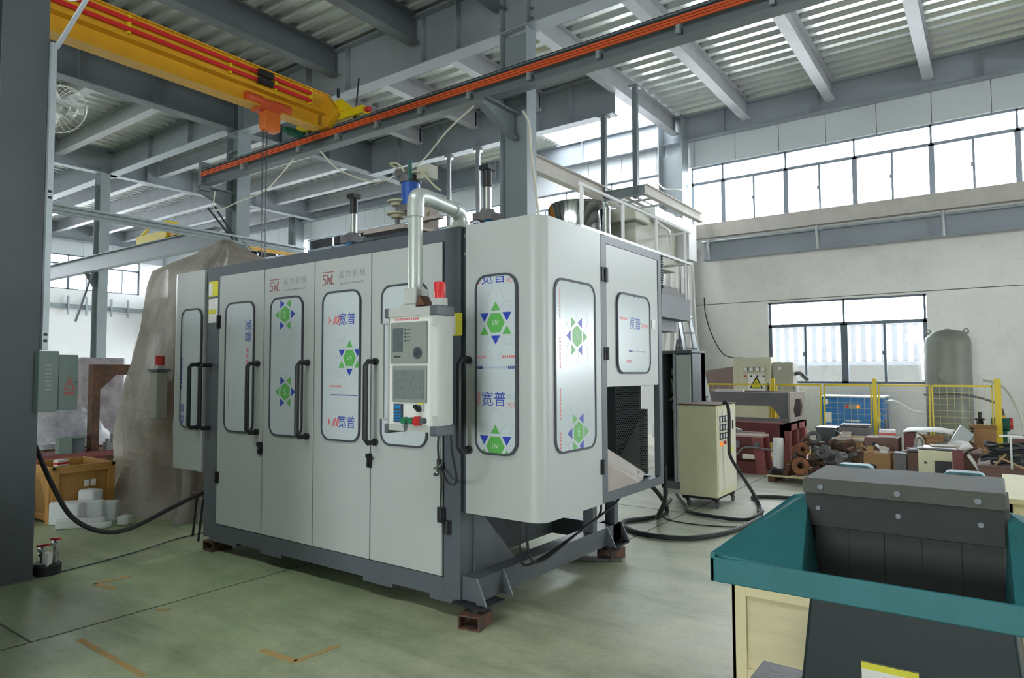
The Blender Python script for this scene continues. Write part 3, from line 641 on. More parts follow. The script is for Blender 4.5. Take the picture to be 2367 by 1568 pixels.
# base: longitudinal beams, posts, gussets
MB().box(-2.84, -2.70, YF+.02, 5.36, .14, .29).build('base_beam', 'machine_dark', mc); MB().box(XL+.02, XL+.16, YF+.1, 5.36, .14, .29).build('base_beam', 'machine_dark', mc)
MB().box(XL, -2.7, 5.22, 5.36, .14, .29).build('base_beam', 'machine_dark', mc)
MB().prism([(YF+.13, .7), (YF+.13, .2), (3.95, .2), (3.95, .28), (YF+.2, .66)], 'x', -2.83, -2.815).build('gusset', 'machine_dark', mc)
for yy in (4.86, 5.24): MB().box(-2.79, -2.70, yy, yy+.07, .29, .72).build('base_post', 'machine_dark', mc)
for (xx, yy) in ((-2.74, YF+.06), (-2.74, 5.22), (-5.78, YF+.12)):
    MB().box(xx-.13, xx+.12, yy-.1, yy+.14, .124, .137).cyl((xx+.02, yy, .09), (xx+.02, yy, .124), .085, 18).cyl((xx+.02, yy, .11), (xx+.02, yy, .17), .022, 8).build('levelling_foot', 'black_metal', mc)
for (yy) in (YF+.0, YF+.28, 5.1, 5.36): MB().prism([(-2.70, .3), (-2.62, .135), (-2.70, .135)], 'y', yy, yy+.012).build('foot_gusset', 'machine_dark', mc)
# doors
def sub_window(parent, x0, x1, z0, z1, r, plane, g=.014):
    o, i = rrect(x0-g/2, x1+g/2, z0-g/2, z1+g/2, r+g/2), rrect(x0+g/2, x1-g/2, z0+g/2, z1-g/2, r-g/2)
    if plane == 'f':
        MB().ring(o, i, 'y', YF-.022, YF-.008).build('window_gasket', 'gasket', parent); MB().prism(i, 'y', YF-.017, YF-.009).build('window_pane', 'film', parent, smooth=False)
        return Film(i, lambda u, v, l: (u, YF-.0175-l, v))
    MB().ring(o, i, 'x', XS-.004, XS+.010).build('window_gasket', 'gasket', parent); MB().prism(i, 'x', XS-.004, XS+.005).build('window_pane', 'film', parent, smooth=False)
    return Film(i, lambda u, v, l: (XS+.0055+l, u, v))
def handle(parent, x, z0=1.085, z1=1.70, y=YF-.012):
    b = MB(); pts = [(x, y, z0+.02), (x, y-.075, z0+.02), (x, y-.1, z0+.045), (x, y-.1, z1-.045), (x, y-.075, z1-.02), (x, y, z1-.02)]
    b.tube(pts, .019, 10); b.cyl((x, y+.004, z0+.02), (x, y-.02, z0+.02), .026, 10).cyl((x, y+.004, z1-.02), (x, y-.02, z1-.02), .026, 10)
    b.build('pull_handle', 'handle_black', parent)
def hinge(parent, p, ax, w=.05, h=.1):
    x, y, z = p; b = MB()
    if ax == 'f':
        b.box(x-w, x+w, y-.008, y, z-h/2, z+h/2).cyl((x, y-.012, z-h/2), (x, y-.012, z+h/2), .009, 8)
        for dx in (-w*.6, w*.6):
            for dz in (-h*.3, h*.3): b.cyl((x+dx, y-.012, z+dz), (x+dx, y, z+dz), .007, 6)
    else:
        b.box(x, x+.008, y-w, y+w, z-h/2, z+h/2).cyl((x+.012, y, z-h/2), (x+.012, y, z+h/2), .009, 8)
        for dy in (-w*.6, w*.6):
            for dz in (-h*.3, h*.3): b.cyl((x, y+dy, z+dz), (x+.012, y+dy, z+dz), .007, 6)
    b.build('hinge', 'black_metal', parent)
def lock(parent, x, z):
    MB().box(x-.022, x+.022, YF-.022, YF-.008, z-.055, z+.045).cyl((x, YF-.04, z+.03), (x, YF-.02, z+.03), .018, 10).cyl((x, YF-.036, z-.03), (x, YF-.02, z-.03), .012, 8).obb((x+.02, YF-.032, z+.02), (.05, .012, .022), (0, .5, 0)).build('door_lock', 'black_metal', parent)
def logo(parent, x, z):
    F = Film([(x-.3, z-.2), (x+.3, z-.2), (x+.3, z+.2), (x-.3, z+.2)], lambda u, v, l: (u, YF-.0092-l, v)); 
    # red monogram
    def st(pts, w=.009):
        for a, b in zip(pts[:-1], pts[1:]): F.line(lambda u, v: (u, v), a, b, w, 0)
    X = x-.235
    st([(X-.005, z+.05), (X+.13, z+.05)], .008); st([(X+.05, z+.03), (X+.005, z+.025), (X+.005, z), (X+.035, z-.005), (X+.035, z-.04), (X-.005, z-.045)], .01)
    st([(X+.055, z+.03), (X+.06, z-.045), (X+.075, z+.01), (X+.085, z-.045), (X+.108, z+.03)], .009); st([(X+.115, z+.03), (X+.1, z-.045), (X+.14, z-.04)], .01)
    F.mb.build('logo_mark', ['logo_red'], parent, smooth=False)
    G = Film([(x-.4, z-.2), (x+.4, z-.2), (x+.4, z+.2), (x-.4, z+.2)], lambda u, v, l: (u, YF-.0092-l, v))
    G.text('昌 力 机 械', x+.1, z+.015, .062, 0); G.marks(x+.1, z-.05, .27, .012, 14, 0); G.mb.build('logo_lettering', ['logo_grey'], parent, smooth=False)
xs = [-5.662, -4.981, -4.317, -3.67, -2.979]
wins = [(-5.539, -5.114), (-4.873, -4.455), (-4.204, -3.781), (-3.551, -3.113)]
for k in range(4):
    d = MB().box(xs[k]+.005, xs[k+1]-.005, YF-.009, YF+.01, .268, 2.474).build('door', 'machine_grey', mc, bevel=.003)
    F = sub_window(d, wins[k][0], wins[k][1], 1.095, 2.215, .085, 'f')
    if k == 0:
        F.text('宽普', -5.2, 1.96, .1, 1, -pi/2); F.marks(-5.2, 1.72, .2, .03, 4, 2, True)
        for xx, zz in ((-5.48, 1.9), (-5.48, 1.4)): F.marks(xx, zz, .25, .008, 9, 2, True); F.marks(xx+.08, zz, .2, .008, 6, 3, True)
        for xx, zz in ((-5.5, 2.0), (-5.5, 1.45)):
            for a, c in (((-.02, -.05), (.05, .05)), ((.05, .05), (.05, .1)), ((-.02, -.08), (.04, -.02))): F.line(F.T(xx, zz, 0), a, c)
    if k == 1: F.star(-4.682, 2.075, pi/2); F.star(-4.668, 1.448, pi/2)
    if k == 2:
        F.star(-3.893, 1.71); F.text('宽普', -3.925, 1.996, .098, 1); F.text('宽普', -3.92, 1.228, .098, 1)
        for z in (1.996, 1.228):
            for i in range(3): F.poly([(-4.13+.04*i, z-.03), (-4.1+.04*i, z-.03), (-4.07+.04*i, z+.035), (-4.1+.04*i, z+.035)][:4] if i else [(-4.13, z-.03), (-4.1, z+.0), (-4.13, z+.04)], 2)
        F.marks(-4.05, 1.499, .14, .016, 6, 2); F.marks(-3.95, 1.433, .3, .008, 20, 1); F.poly([(-4.1, 1.4315), (-3.8, 1.4315), (-3.8, 1.4345), (-4.1, 1.4345)], 1)
    if k == 3: F.star(-3.3, 1.62); F.star(-3.3, .95)
    F.done(d)
    if k in (0, 1): handle(d, (-5.05, -4.385)[k])
    if k == 3: handle(d, -3.612)
    if k == 0: hinge(d, (-5.663, YF-.009, 2.06), 'f', .03, .12); hinge(d, (-5.65, YF-.009, .677), 'f', .03, .1); lock(d, -5.005, .977)
    if k == 3: hinge(d, (-2.985, YF-.009, .665), 'f', .032, .1); hinge(d, (-2.935, YF-.002, .59), 'f', .03, .09); lock(d, -3.672, .974)
    if k in (1, 2): logo(d, (-4.668, -3.985)[k-1], 2.325)
b = MB().cyl((-3.03, YF-.03, .965), (-2.96, YF-.03, 1.0), .01, 8).cyl((-3.01, YF-.012, .93), (-3.01, YF-.05, .93), .012, 8).box(-3.02, -2.97, YF-.02, YF-.009, .94, 1.03); b.build('toggle_latch', 'chrome', mc)
MB().tube(catmull([(-2.99, YF-.02, 1.27), (-3.0, YF-.03, 1.1), (-2.985, YF-.015, .9), (-2.99, YF-.012, .72), (-2.97, YF-.01, .6)]), .006, 6).build('door_cable', 'black_rubber', mc)
# stickers on the posts
MB().box(-2.925, -2.815, YF-.002, YF, 1.84, 1.99).build('warning_sticker', 'yellow_label', mc); MB().box(-2.92, -2.872, YF-.003, YF-.001, 1.85, 1.98).build('warning_sticker', 'white_label', mc)
MB().box(-5.85, -5.70, YF-.002, YF, 2.30, 2.44).box(-5.85, -5.72, YF-.003, YF-.0015, 2.14, 2.18).build('warning_sticker', 'yellow_label', mc)
MB().box(-5.85, -5.79, YF-.0035, YF-.001, 2.31, 2.42).box(-5.85, -5.70, YF-.0025, YF, 2.06, 2.28).build('warning_sticker', 'white_label', mc)
# side hood: rounded sheet-metal bay on the right with two windows, mirrored bay on the left
def hood(xa, xb, sgn):
    r = .09; pts = [(xa, YF), (xb-sgn*r, YF)]
    for i in range(1, 9): a = radians(90*i/8); pts.append((xb-sgn*r+sgn*r*sin(a), YF+r-r*cos(a)))
    pts.append((xb, 4.1)); pts2 = [(xb-sgn*.02, 4.1), (xb-sgn*.02, YF+.1), (xb-sgn*.1, YF+.02), (xa, YF+.02)]
    b = MB().prism(pts+pts2, 'z', .70, 2.562)
    b.box(min(xa, xb-sgn*.03), max(xa, xb-sgn*.03), YF+.03, 4.1, 2.53, 2.556); return b.build('side_hood', 'machine_grey', mc, ang=30)
hd = hood(-2.785, XS, 1)
F = sub_window(hd, -2.687, -2.372, 1.092, 2.212, .085, 'f')
F.to3 = lambda u, v, l: (u, YF-.0175-l, v)
F.star(-2.530, 1.909); F.star(-2.534, 1.14); F.text('宽普', -2.546, 1.427, .098, 1); F.text('宽普', -2.546, 2.196, .098, 1)
for zz in (1.427, 2.196):
    F.text('PC板', -2.4, zz+.02, .042, 3); F.text('PC板', -2.4, zz-.03, .042, 2)
    for i in range(6): F.line(F.T(-2.68, zz, 0), (.0, -.04+.014*i), (.03, -.02+.014*i), .006, 2)
F.marks(-2.645, 1.696, .08, .018, 5, 2); F.marks(-2.43, 1.696, .1, .018, 6, 2); F.marks(-2.53, 1.63, .31, .012, 24, 3); F.marks(-2.66, 1.63, .06, .018, 4, 1); F.marks(-2.405, 1.63, .06, .018, 4, 1)
F.done(hd); handle(hd, -2.752)
F = sub_window(hd, 3.497, 4.003, 1.10, 2.185, .085, 's')
F.star(3.765, 1.831, -pi/2); F.star(3.775, 1.211, -pi/2)
for zz in (2.03, 1.72, 1.4, 1.13): F.marks(3.555, zz, .2, .014, 9, 2, True)
F.done(hd)
hl = hood(-5.925, -6.5, -1)
F = sub_window(hl, -6.288, -5.945, 1.097, 2.2, .085, 'f')
F.text('宽普', -6.27, 1.22, .1, 1, -pi/2); F.marks(-6.27, 1.6, .3, .02, 8, 1, True); F.done(hl)
b = MB().tube([(-5.80, YF, 1.675), (-5.8, YF-.075, 1.675), (-5.8, YF-.1, 1.65), (-5.8, YF-.1, 1.13), (-5.8, YF-.075, 1.105), (-5.8, YF, 1.105)], .019, 10); b.build('pull_handle', 'handle_black', hl)
handle(hl, -5.962)
# outrigger side frame with windowed door and discharge chute
MB().box(XS-.05, XS, 4.104, 4.185, .70, 2.56).build('side_post', 'machine_dark', mc, bevel=.004); MB().box(XS-.05, XS, 5.075, 5.14, .70, 2.56).build('side_post', 'machine_dark', mc, bevel=.004)
MB().box(XS-.05, XS, 4.18, 5.08, 2.505, 2.56).build('side_rail', 'machine_dark', mc); MB().box(XS-.06, XS, 4.18, 5.08, .70, .765).build('side_rail', 'machine_dark', mc)
MB().box(-2.83, -2.25, 5.06, 5.14, .70, .765).box(-2.83, -2.25, 4.1, 4.17, .70, .765).box(-2.83, -2.25, 5.08, 5.14, 2.5, 2.56).build('side_rail', 'machine_dark', mc)
sd = MB().box(XS-.02, XS-.004, 4.19, 5.07, 1.495, 2.505).build('door', 'machine_grey', mc, bevel=.003)
F = sub_window(sd, 4.34, 4.895, 1.592, 2.175, .085, 's')
F.star(4.62, 2.29); F.text('普宽', 4.63, 1.958, .1, 1, 0, True); F.marks(4.44, 1.99, .12, .02, 4, 2); F.marks(4.80, 1.95, .12, .03, 3, 2)
F.marks(4.65, 1.753, .3, .006, 12, 3); F.marks(4.55, 1.753, .06, .014, 3, 1); F.marks(4.77, 1.753, .05, .012, 3, 3); F.marks(4.52, 1.677, .08, .02, 4, 2); F.done(sd)
MB().box(XS-.003, XS+.0005, 4.95, 5.01, 1.94, 2.01).build('paper_label', 'white_label', mc)
hinge(mc, (XS, 4.155, 2.28), 's', .045, .1); hinge(mc, (XS, 4.175, 1.727), 's', .03, .09); hinge(mc, (XS, 4.1, .952), 's', .025, .1)
# perforated guard panels and discharge chute seen through the open lower bay
def holes(par, x0, x1, z0, z1, y):
    b = MB(); i = 0; z = z0
    while z < z1:
        x = x0 + (.010 if i % 2 else 0)
        while x < x1: b.add([(x + .0072*cos(t), y, z + .0062*sin(t)) for t in [pi/3*k for k in range(6)]], [(5, 4, 3, 2, 1, 0)]); x += .0205
        z += .018; i += 1
    h_ = b.build('guard_hole', 'black_metal', par, smooth=False); h_['kind'] = 'stuff'
MB().box(-2.83, -2.80, 4.1, 5.1, .77, 2.5).box(-2.82, -2.585, 5.06, 5.10, .77, 2.5).build('dark_liner', 'machine_dark', mc)
mg = MB().box(-2.585, -2.36, 5.07, 5.078, .78, 1.56).build('mesh_guard', 'alu', mc); holes(mg, -2.575, -2.37, .8, 1.54, 5.0685)
MB().prism([(-2.56, .86), (-2.36, 1.22), (-2.30, 1.30), (-2.30, .78), (-2.5, .78)], 'y', 5.045, 5.05).build('guard_sheet', 'alu', mc)
mg = MB().box(-2.36, -2.285, 5.03, 5.036, .78, 1.30).build('mesh_guard', 'alu', mc); holes(mg, -2.35, -2.292, .8, 1.29, 5.0285)
def sheet(pts, t=.004):
    P = [Vector(p) for p in pts]; n = (P[1]-P[0]).cross(P[2]-P[0]).normalized()*t; k = len(P)
    return MB().add(P + [p-n for p in P], [tuple(range(k)), tuple(range(2*k-1, k-1, -1))] + [(i, k+i, k+(i+1) % k, (i+1) % k) for i in range(k)])
ck = sheet([(-2.24, 4.19, .985), (-2.24, 4.83, .772), (-2.212, 4.70, .768), (-2.212, 4.195, .768)][::-1]).build('discharge_chute', 'grey_prime_light', mc, smooth=False)
sheet([(-2.24, 4.19, .985), (-2.30, 4.20, 1.11), (-2.30, 4.99, .80), (-2.24, 4.83, .772)][::-1]).build('chute_flap', 'grey_prime_light', ck, smooth=False)
MB().cyl((-2.27, 4.8, .82), (-2.262, 4.805, .82), .012, 8).build('chute_rivet', 'steel', ck)
# underside clutter: hoses below the hood
for pts in ([(-2.6, 3.7, .72), (-2.62, 3.72, .4), (-2.6, 3.8, .3), (-2.5, 4.2, .42), (-2.5, 4.6, .5), (-2.6, 4.8, .62)], [(-2.55, 3.72, .72), (-2.57, 3.74, .42), (-2.54, 3.85, .32), (-2.46, 4.25, .46), (-2.4, 4.7, .6), (-2.4, 4.8, .7)]):
    MB().tube(catmull(pts, 6), .009, 7).build('drain_hose', 'black_rubber', mc)
# deck beam, finned motor, gearbox
MB().box(-2.9, XS, 5.14, 5.78, 2.05, 2.24).box(-2.95, -2.3, 5.15, 5.7, 1.95, 2.05).build('deck_beam', 'machine_dark', mc)
MB().box(-2.45, -2.22, 5.2, 5.7, 2.24, 2.29).box(-2.4, -2.25, 5.3, 5.62, 2.29, 2.33).build('motor_base', 'cast_grey', mc)
mt = MB().cyl((-2.5, 5.37, 2.34), (-2.5, 5.37, 2.62), .15, 20).build('finned_motor', 'blue_paint', mc)
for i in range(12): MB().cyl((-2.5, 5.37, 2.345+.0225*i), (-2.5, 5.37, 2.353+.0225*i), .205, 22).build('cooling_fin', 'machine_dark', mt)
MB().box(-2.66, -2.4, 5.25, 5.5, 2.29, 2.35).build('motor_flange', 'blue_paint', mt)
MB().box(-3.0, -2.5, 5.3, 6.2, 2.56, 2.98).box(-3.1, -2.45, 5.2, 5.5, 2.9, 3.02).build('gearbox', 'cab_grey', mc, bevel=.015)
MB().prism([(5.5, 2.98), (6.3, 2.98), (6.3, 2.7), (6.5, 2.7), (6.5, 3.06), (5.5, 3.06)], 'x', -2.6, -2.4).build('gearbox_cover', 'white_plastic', mc)
MB().tube(catmull([(-2.5, 5.6, 3.05), (-2.45, 5.7, 2.95), (-2.42, 5.85, 2.9), (-2.45, 5.95, 2.8)]), .014, 7).build('motor_cable', 'white_plastic', mc)
# guard rail on top
rl = MB(); 
for y in (3.88, 4.495, 5.10, 5.725): rl.cyl((XS-.02, y, 2.565), (XS-.02, y, 2.86), .0135, 8)
rl.cyl((XS-.02, 3.86, 2.86), (XS-.02, 5.84, 2.86), .013, 8).cyl((XS-.02, 5.83, 2.86), (-3.1, 5.83, 2.86), .012, 8).cyl((XS-.02, 5.83, 2.575), (-3.1, 5.83, 2.575), .012, 8).cyl((-2.6, 5.83, 2.24), (-2.6, 5.83, 2.86), .012, 8).cyl((XS-.02, 5.725, 2.2), (XS-.02, 5.725, 2.57), .012, 8)
rl.box(XS-.03, XS-.002, 3.84, 5.84, 2.562, 2.582); rl.build('guard_rail', 'white_plastic', mc)
# stainless drum, cylinders and extruder head on the roof
MB().lathe([(.0, 0), (.27, 0), (.27, .46), (.25, .49), (0, .5)], (-2.92, 5.05, 2.565), 30).build('steel_drum', 'stainless', mc)
MB().cyl((-2.62, 5.0, 2.565), (-2.62, 5.0, 2.98), .035, 14).build('drum_pipe', 'stainless', mc)
def cylinder(x, y, z0, z1, zb, r):
    MB().cyl((x, y, 2.56), (x, y, z0), r*2.1, 16).build('cylinder_base', 'blue_bright', mc)
    MB().box(x-r*2.6, x+r*2.6, y-r*2.6, y+r*2.6, z0, z0+.07).cyl((x, y, z0+.07), (x, y, z0+.1), r*1.8, 14).build('cylinder_flange', 'cast_grey', mc)
    MB().cyl((x, y, z0+.1), (x, y, zb), r, 14).build('cylinder_rod', 'chrome', mc)
    MB().cyl((x, y, zb), (x, y, z1), r*1.15, 14).box(x-r*1.4, x+r*1.4, y-r*1.4, y+r*1.4, z1-.03, z1+.01).build('cylinder_body', 'black_metal', mc)
cylinder(-4.98, 4.3, 2.84, 3.31, 3.13, .034); cylinder(-3.345, 4.3, 2.83, 3.29, 3.12, .034)
MB().box(-4.62, -3.95, 4.1, 4.5, 2.56, 2.82).build('head_plinth', 'machine_dark', mc)
MB().box(-4.5, -4.0, 4.0, 4.35, 2.82, 2.855).box(-4.62, -4.45, 4.05, 4.2, 2.855, 2.88).build('head_plate', 'grey_prime_light', mc)
MB().cyl((-4.22, 4.3, 3.1), (-4.22, 4.3, 3.3), .085, 18).build('servo_motor', 'blue_paint', mc)
MB().cyl((-4.22, 4.3, 3.3), (-4.22, 4.3, 3.36), .1, 18).box(-4.3, -4.14, 4.22, 4.38, 3.04, 3.1).box(-4.32, -4.16, 4.2, 4.3, 3.36, 3.42).build('servo_cap', 'cast_grey', mc)
MB().box(-4.09, -3.95, 4.24, 4.36, 3.3, 3.42).build('terminal_box', 'cab_grey', mc); MB().cyl((-4.13, 4.2, 3.3), (-4.13, 4.2, 3.46), .02, 10).build('spindle', 'motor_green', mc)
for z in (3.02, 3.13): MB().lathe([(.02, -.03), (.06, -.03), (.065, -.005), (.1, 0), (.1, .015), (.02, .02)], (-4.33, 4.25, z), 18).build('coil_disc', 'cable_yellow', mc)
MB().cyl((-4.33, 4.25, 2.86), (-4.33, 4.25, 3.16), .025, 10).build('head_spindle', 'cast_grey', mc)
for pts in ([(-4.28, 4.2, 3.42), (-4.33, 4.15, 3.46), (-4.2, 4.12, 3.43), (-4.15, 4.15, 3.36)], [(-4.1, 4.2, 3.36), (-3.95, 4.15, 3.32), (-3.8, 4.15, 3.18), (-3.72, 4.15, 3.12)], [(-3.95, 4.2, 2.9), (-3.85, 4.15, 3.02), (-3.78, 4.15, 3.05)]):
    MB().tube(catmull(pts), .009, 7).build('servo_cable', 'cable_yellow', mc)
MB().box(-3.98, -3.88, 4.2, 4.3, 2.82, 3.08).cyl((-3.93, 4.18, 2.9), (-3.93, 4.18, 3.05), .02, 10).box(-4.05, -3.7, 4.1, 4.16, 2.88, 2.91).bar((-3.9, 4.0, 2.8), (-3.55, 3.95, 2.72), .1, .02).build('parison_bracket', 'grey_prime_light', mc)
MB().tube(catmull([(-3.3, 4.0, 2.56), (-3.3, 4.0, 2.7), (-3.2, 4.0, 2.74), (-3.1, 4.02, 2.66), (-3.02, 4.05, 2.57)]), .04, 9).build('corrugated_duct', 'black_rubber', mc)
MB().tube(catmull([(-2.98, 3.8, 2.58), (-3.0, 3.75, 2.68), (-2.95, 3.6, 2.64), (-2.93, 3.52, 2.57)]), .012, 7).build('arm_cable', 'silver_cable', mc)
MB().box(-4.0, -3.6, YF+.05, YF+.35, 2.56, 2.585).build('roof_lip', 'black_metal', mc)
# control pendant on its swivel arm
MB().lathe([(.1, 0), (.1, .025), (.062, .03), (.062, .06)], (-2.93, 3.47, 2.56), 20).build('arm_base', 'pipe_grey', mc)
arm = MB(); arm.tube(catmull([(-2.93, 3.47, 2.6), (-2.93, 3.47, 2.65), (-2.925, 3.44, 2.685), (-2.92, 3.40, 2.692), (-2.89, 3.2, 2.695), (-2.868, 3.06, 2.697), (-2.86, 3.0, 2.69), (-2.856, 2.965, 2.66), (-2.855, 2.955, 2.6), (-2.855, 2.955, 2.1)], 5), .045, 16); arm.build('swivel_arm', 'pipe_grey', mc)
e1 = MB().tube(catmull([(-2.93, 3.47, 2.6), (-2.93, 3.47, 2.64), (-2.925, 3.44, 2.685), (-2.915, 3.37, 2.692)], 5), .053, 16); e1.build('arm_elbow', 'pipe_grey', mc); e1 = MB().tube(catmull([(-2.872, 3.09, 2.697), (-2.86, 3.0, 2.69), (-2.856, 2.96, 2.66), (-2.855, 2.955, 2.55)], 5), .053, 16); e1.build('arm_elbow', 'pipe_grey', mc)
MB().box(-2.91, -2.80, 2.90, 3.01, 2.01, 2.11).box(-2.93, -2.80, 2.895, 3.0, 1.985, 2.01).box(-2.88, -2.83, 2.92, 3.0, 1.95, 2.0).build('arm_joint', 'pendant_grey', mc, bevel=.008)
MB().prism([(-2.80, 2.0), (-2.73, 2.0), (-2.77, 2.06)], 'y', 2.9, 2.98).build('joint_cover', 'rust', mc)
P = (-3.0, -2.60, 2.86, 3.0, 1.29, 1.935)
pb = MB().box(-2.985, -2.645, 2.868, 3.0, 1.29, 1.935).build('control_box', 'pendant_white', mc)
MB().prism([(-3.012, 2.88), (-2.985, 2.862), (-2.985, 3.0), (-3.012, 3.0)], 'z', 1.29, 1.93).build('side_profile', 'pendant_grey', pb); MB().prism([(-2.645, 2.862), (-2.605, 2.875), (-2.595, 2.9), (-2.595, 3.0), (-2.645, 3.0)], 'z', 1.29, 1.935).build('side_profile', 'pendant_grey', pb)
MB().box(-2.985, -2.645, 2.855, 3.0, 1.935, 1.985).build('end_cap', 'pendant_grey', pb); MB().box(-2.985, -2.645, 2.862, 3.0, 1.255, 1.292).build('end_cap', 'pendant_grey', pb)
for (x0, x1) in ((-3.018, -2.985), (-2.645, -2.585)):
    MB().box(x0, x1, 2.852, 3.005, 1.93, 1.99).build('corner_cap', 'machine_dark', pb, bevel=.006); MB().box(x0, x1, 2.856, 3.005, 1.235, 1.292).build('corner_cap', 'machine_dark', pb, bevel=.006)
MB().box(-2.968, -2.672, 2.855, 2.87, 1.655, 1.9).build('controller_panel', 'panel_grey', pb, bevel=.004)
MB().box(-2.942, -2.862, 2.851, 2.857, 1.725, 1.865).build('lcd_screen', 'screen_dark', pb)
b = MB()
for i in range(4): b.cyl((-2.84, 2.85, 1.855-.022*i), (-2.84, 2.856, 1.855-.022*i), .006, 6).box(-2.83, -2.80, 2.853, 2.856, 1.852-.022*i, 1.857-.022*i)
for dx, dz in ((-.02, 0), (.02, 0), (0, .02), (0, -.02), (0, 0)): b.cyl((-2.74+dx, 2.848, 1.715+dz), (-2.74+dx, 2.856, 1.715+dz), .012, 8)
b.box(-2.935, -2.88, 2.853, 2.856, 1.69, 1.7); b.build('panel_key', 'gasket', pb)
MB().cyl((-2.74, 2.851, 1.715), (-2.74, 2.856, 1.715), .036, 18).build('jog_dial', 'machine_dark', pb)
MB().box(-2.95, -2.675, 2.857, 2.87, 1.425, 1.64).build('touch_screen_bezel', 'panel_grey', pb, bevel=.003)
MB().box(-2.938, -2.69, 2.854, 2.858, 1.445, 1.615).build('touch_screen', 'screen_dim', pb)
MB().box(-2.94, -2.868, 2.858, 2.869, 1.305, 1.413).build('keypad', 'gasket', pb)
b = MB().box(-2.93, -2.88, 2.8565, 2.86, 1.385, 1.405)
for i in range(4):
    for j in range(3): b.box(-2.932+.021*j, -2.917+.021*j, 2.8545, 2.859, 1.312+.017*i, 1.324+.017*i)
b.build('keypad_button', 'blue_bright', pb)
MB().box(-2.752, -2.695, 2.858, 2.869, 1.37, 1.415).build('switch_plate', 'pendant_grey', pb); MB().obb((-2.732, 2.845, 1.392), (.05, .025, .018), (0, .6, 0)).cyl((-2.728, 2.84, 1.392), (-2.728, 2.86, 1.392), .018, 12).build('selector_switch', 'black_metal', pb)
MB().box(-2.74, -2.705, 2.8585, 2.869, 1.416, 1.428).build('switch_label', 'yellow_label', pb)
for x, c in ((-2.84, 'green_btn'), (-2.785, 'green_btn'), (-2.735, 'red_btn')): MB().cyl((x, 2.835, 1.318), (x, 2.87, 1.318), .021 if c == 'green_btn' else .028, 16).build('push_button', c, pb)
MB().cyl((-2.695, 2.84, 1.32), (-2.695, 2.87, 1.32), .018, 14).build('key_switch', 'machine_dark', pb); MB().cyl((-2.835, 2.845, 1.285), (-2.835, 2.87, 1.285), .012, 8).box(-2.84, -2.83, 2.846, 2.85, 1.25, 1.28).build('door_key', 'steel', pb)
F = Film([(-3, 1.8), (-2.6, 1.8), (-2.6, 2), (-3, 2)], lambda u, v, l: (u, 2.8675-l, v)); F.marks(-2.84, 1.918, .2, .014, 11, 0); F.mb.build('header_lettering', ['print_red'], pb, smooth=False)
MB().tube([(-3.01, 2.9, 1.9), (-3.06, 2.88, 1.9), (-3.06, 2.88, 1.32), (-3.01, 2.9, 1.32)], .014, 8).build('grab_rail', 'pendant_grey', pb)
MB().box(-2.625, -2.6, 2.855, 2.87, 1.87, 1.92).box(-2.625, -2.6, 2.855, 2.87, 1.3, 1.35).build('box_hinge', 'pendant_grey', pb)
MB().box(-2.67, -2.60, 2.90, 2.96, 1.985, 2.035).build('beacon_base', 'pendant_grey', mc)
MB().lathe([(.036, 0), (.036, .085), (.034, .095), (0, .098)], (-2.635, 2.93, 2.035), 18).build('red_beacon', 'red_lamp', mc)
MB().tube(catmull([(-2.6, 2.99, 1.3), (-2.6, 3.0, 1.15), (-2.65, 3.1, .95), (-2.85, 3.25, .9), (-2.99, 3.33, 1.0)]), .007, 7).build('pendant_cable', 'black_rubber', mc)

# steel blocks under the machine feet
def block(label, x, y, rot=0):
    t = thing('support_block', label, 'block', (x, y, 0), rot, 'steel packing blocks under the machine', world=False)
    MB().box(-.075, .075, -.1, .1, .002, .012).box(-.075, .075, -.1, .1, .08, .09).build('channel_flange', 'rust', t); MB().box(-.075, -.065, -.1, .1, .012, .08).box(.065, .075, -.1, .1, .012, .08).build('channel_web', 'rust', t)
block('rusty open steel channel block under the nearest machine foot', -2.72, YF+.02, radians(12))
block('rusty steel channel block under the rear right machine foot', -2.74, 5.25, radians(-10))
block('dark steel channel block under the left front machine foot', -5.80, YF+.1)
tag(MB().obb((-2.85, 5.2, .01), (.42, .25, .016), (0, 0, .5)).build('steel_shim', 'cast_grey'), 'flat steel plate lying beside the rear right machine foot', 'plate')

# ------------------------------------------------------------------ cream chiller cabinet on casters
cb = thing('control_cabinet', 'tall cream metal cabinet on casters with grime near its foot', 'cabinet', (-2.9, 8.1, 0))
cab = (-3.12, -2.66, 7.76, 8.46)
MB().box(*cab, .13, 1.2).build('body', 'cream', cb, bevel=.006)
MB().box(cab[0]-.01, cab[1]+.01, cab[2]-.01, cab[3]+.01, 1.2, 1.215).build('top_cover', 'dark_wood', cb)
MB().box(cab[1], cab[1]+.006, 7.79, 8.1, .2, 1.15).build('front_door', 'cream_white', cb, bevel=.002); MB().box(cab[1], cab[1]+.006, 8.11, 8.44, .2, 1.15).build('front_door', 'cream_white', cb, bevel=.002)
for i in range(3):
    for j in range(3):
        g = MB().box(cab[1]+.006, cab[1]+.016, 7.84+.09*j, 7.905+.09*j, .80+.10*i, .875+.10*i).build('thermostat', 'gasket', cb); MB().box(cab[1]+.015, cab[1]+.018, 7.85+.09*j, 7.895+.09*j, .812+.10*i, .863+.10*i).build('display', 'white_label', g)
MB().cyl((cab[1], 7.88, .745), (cab[1]+.025, 7.88, .745), .022, 12).build('pilot_lamp', 'orange_lamp', cb); MB().cyl((cab[1], 8.02, .755), (cab[1]+.02, 8.02, .755), .022, 12).build('stop_button', 'red_btn', cb)
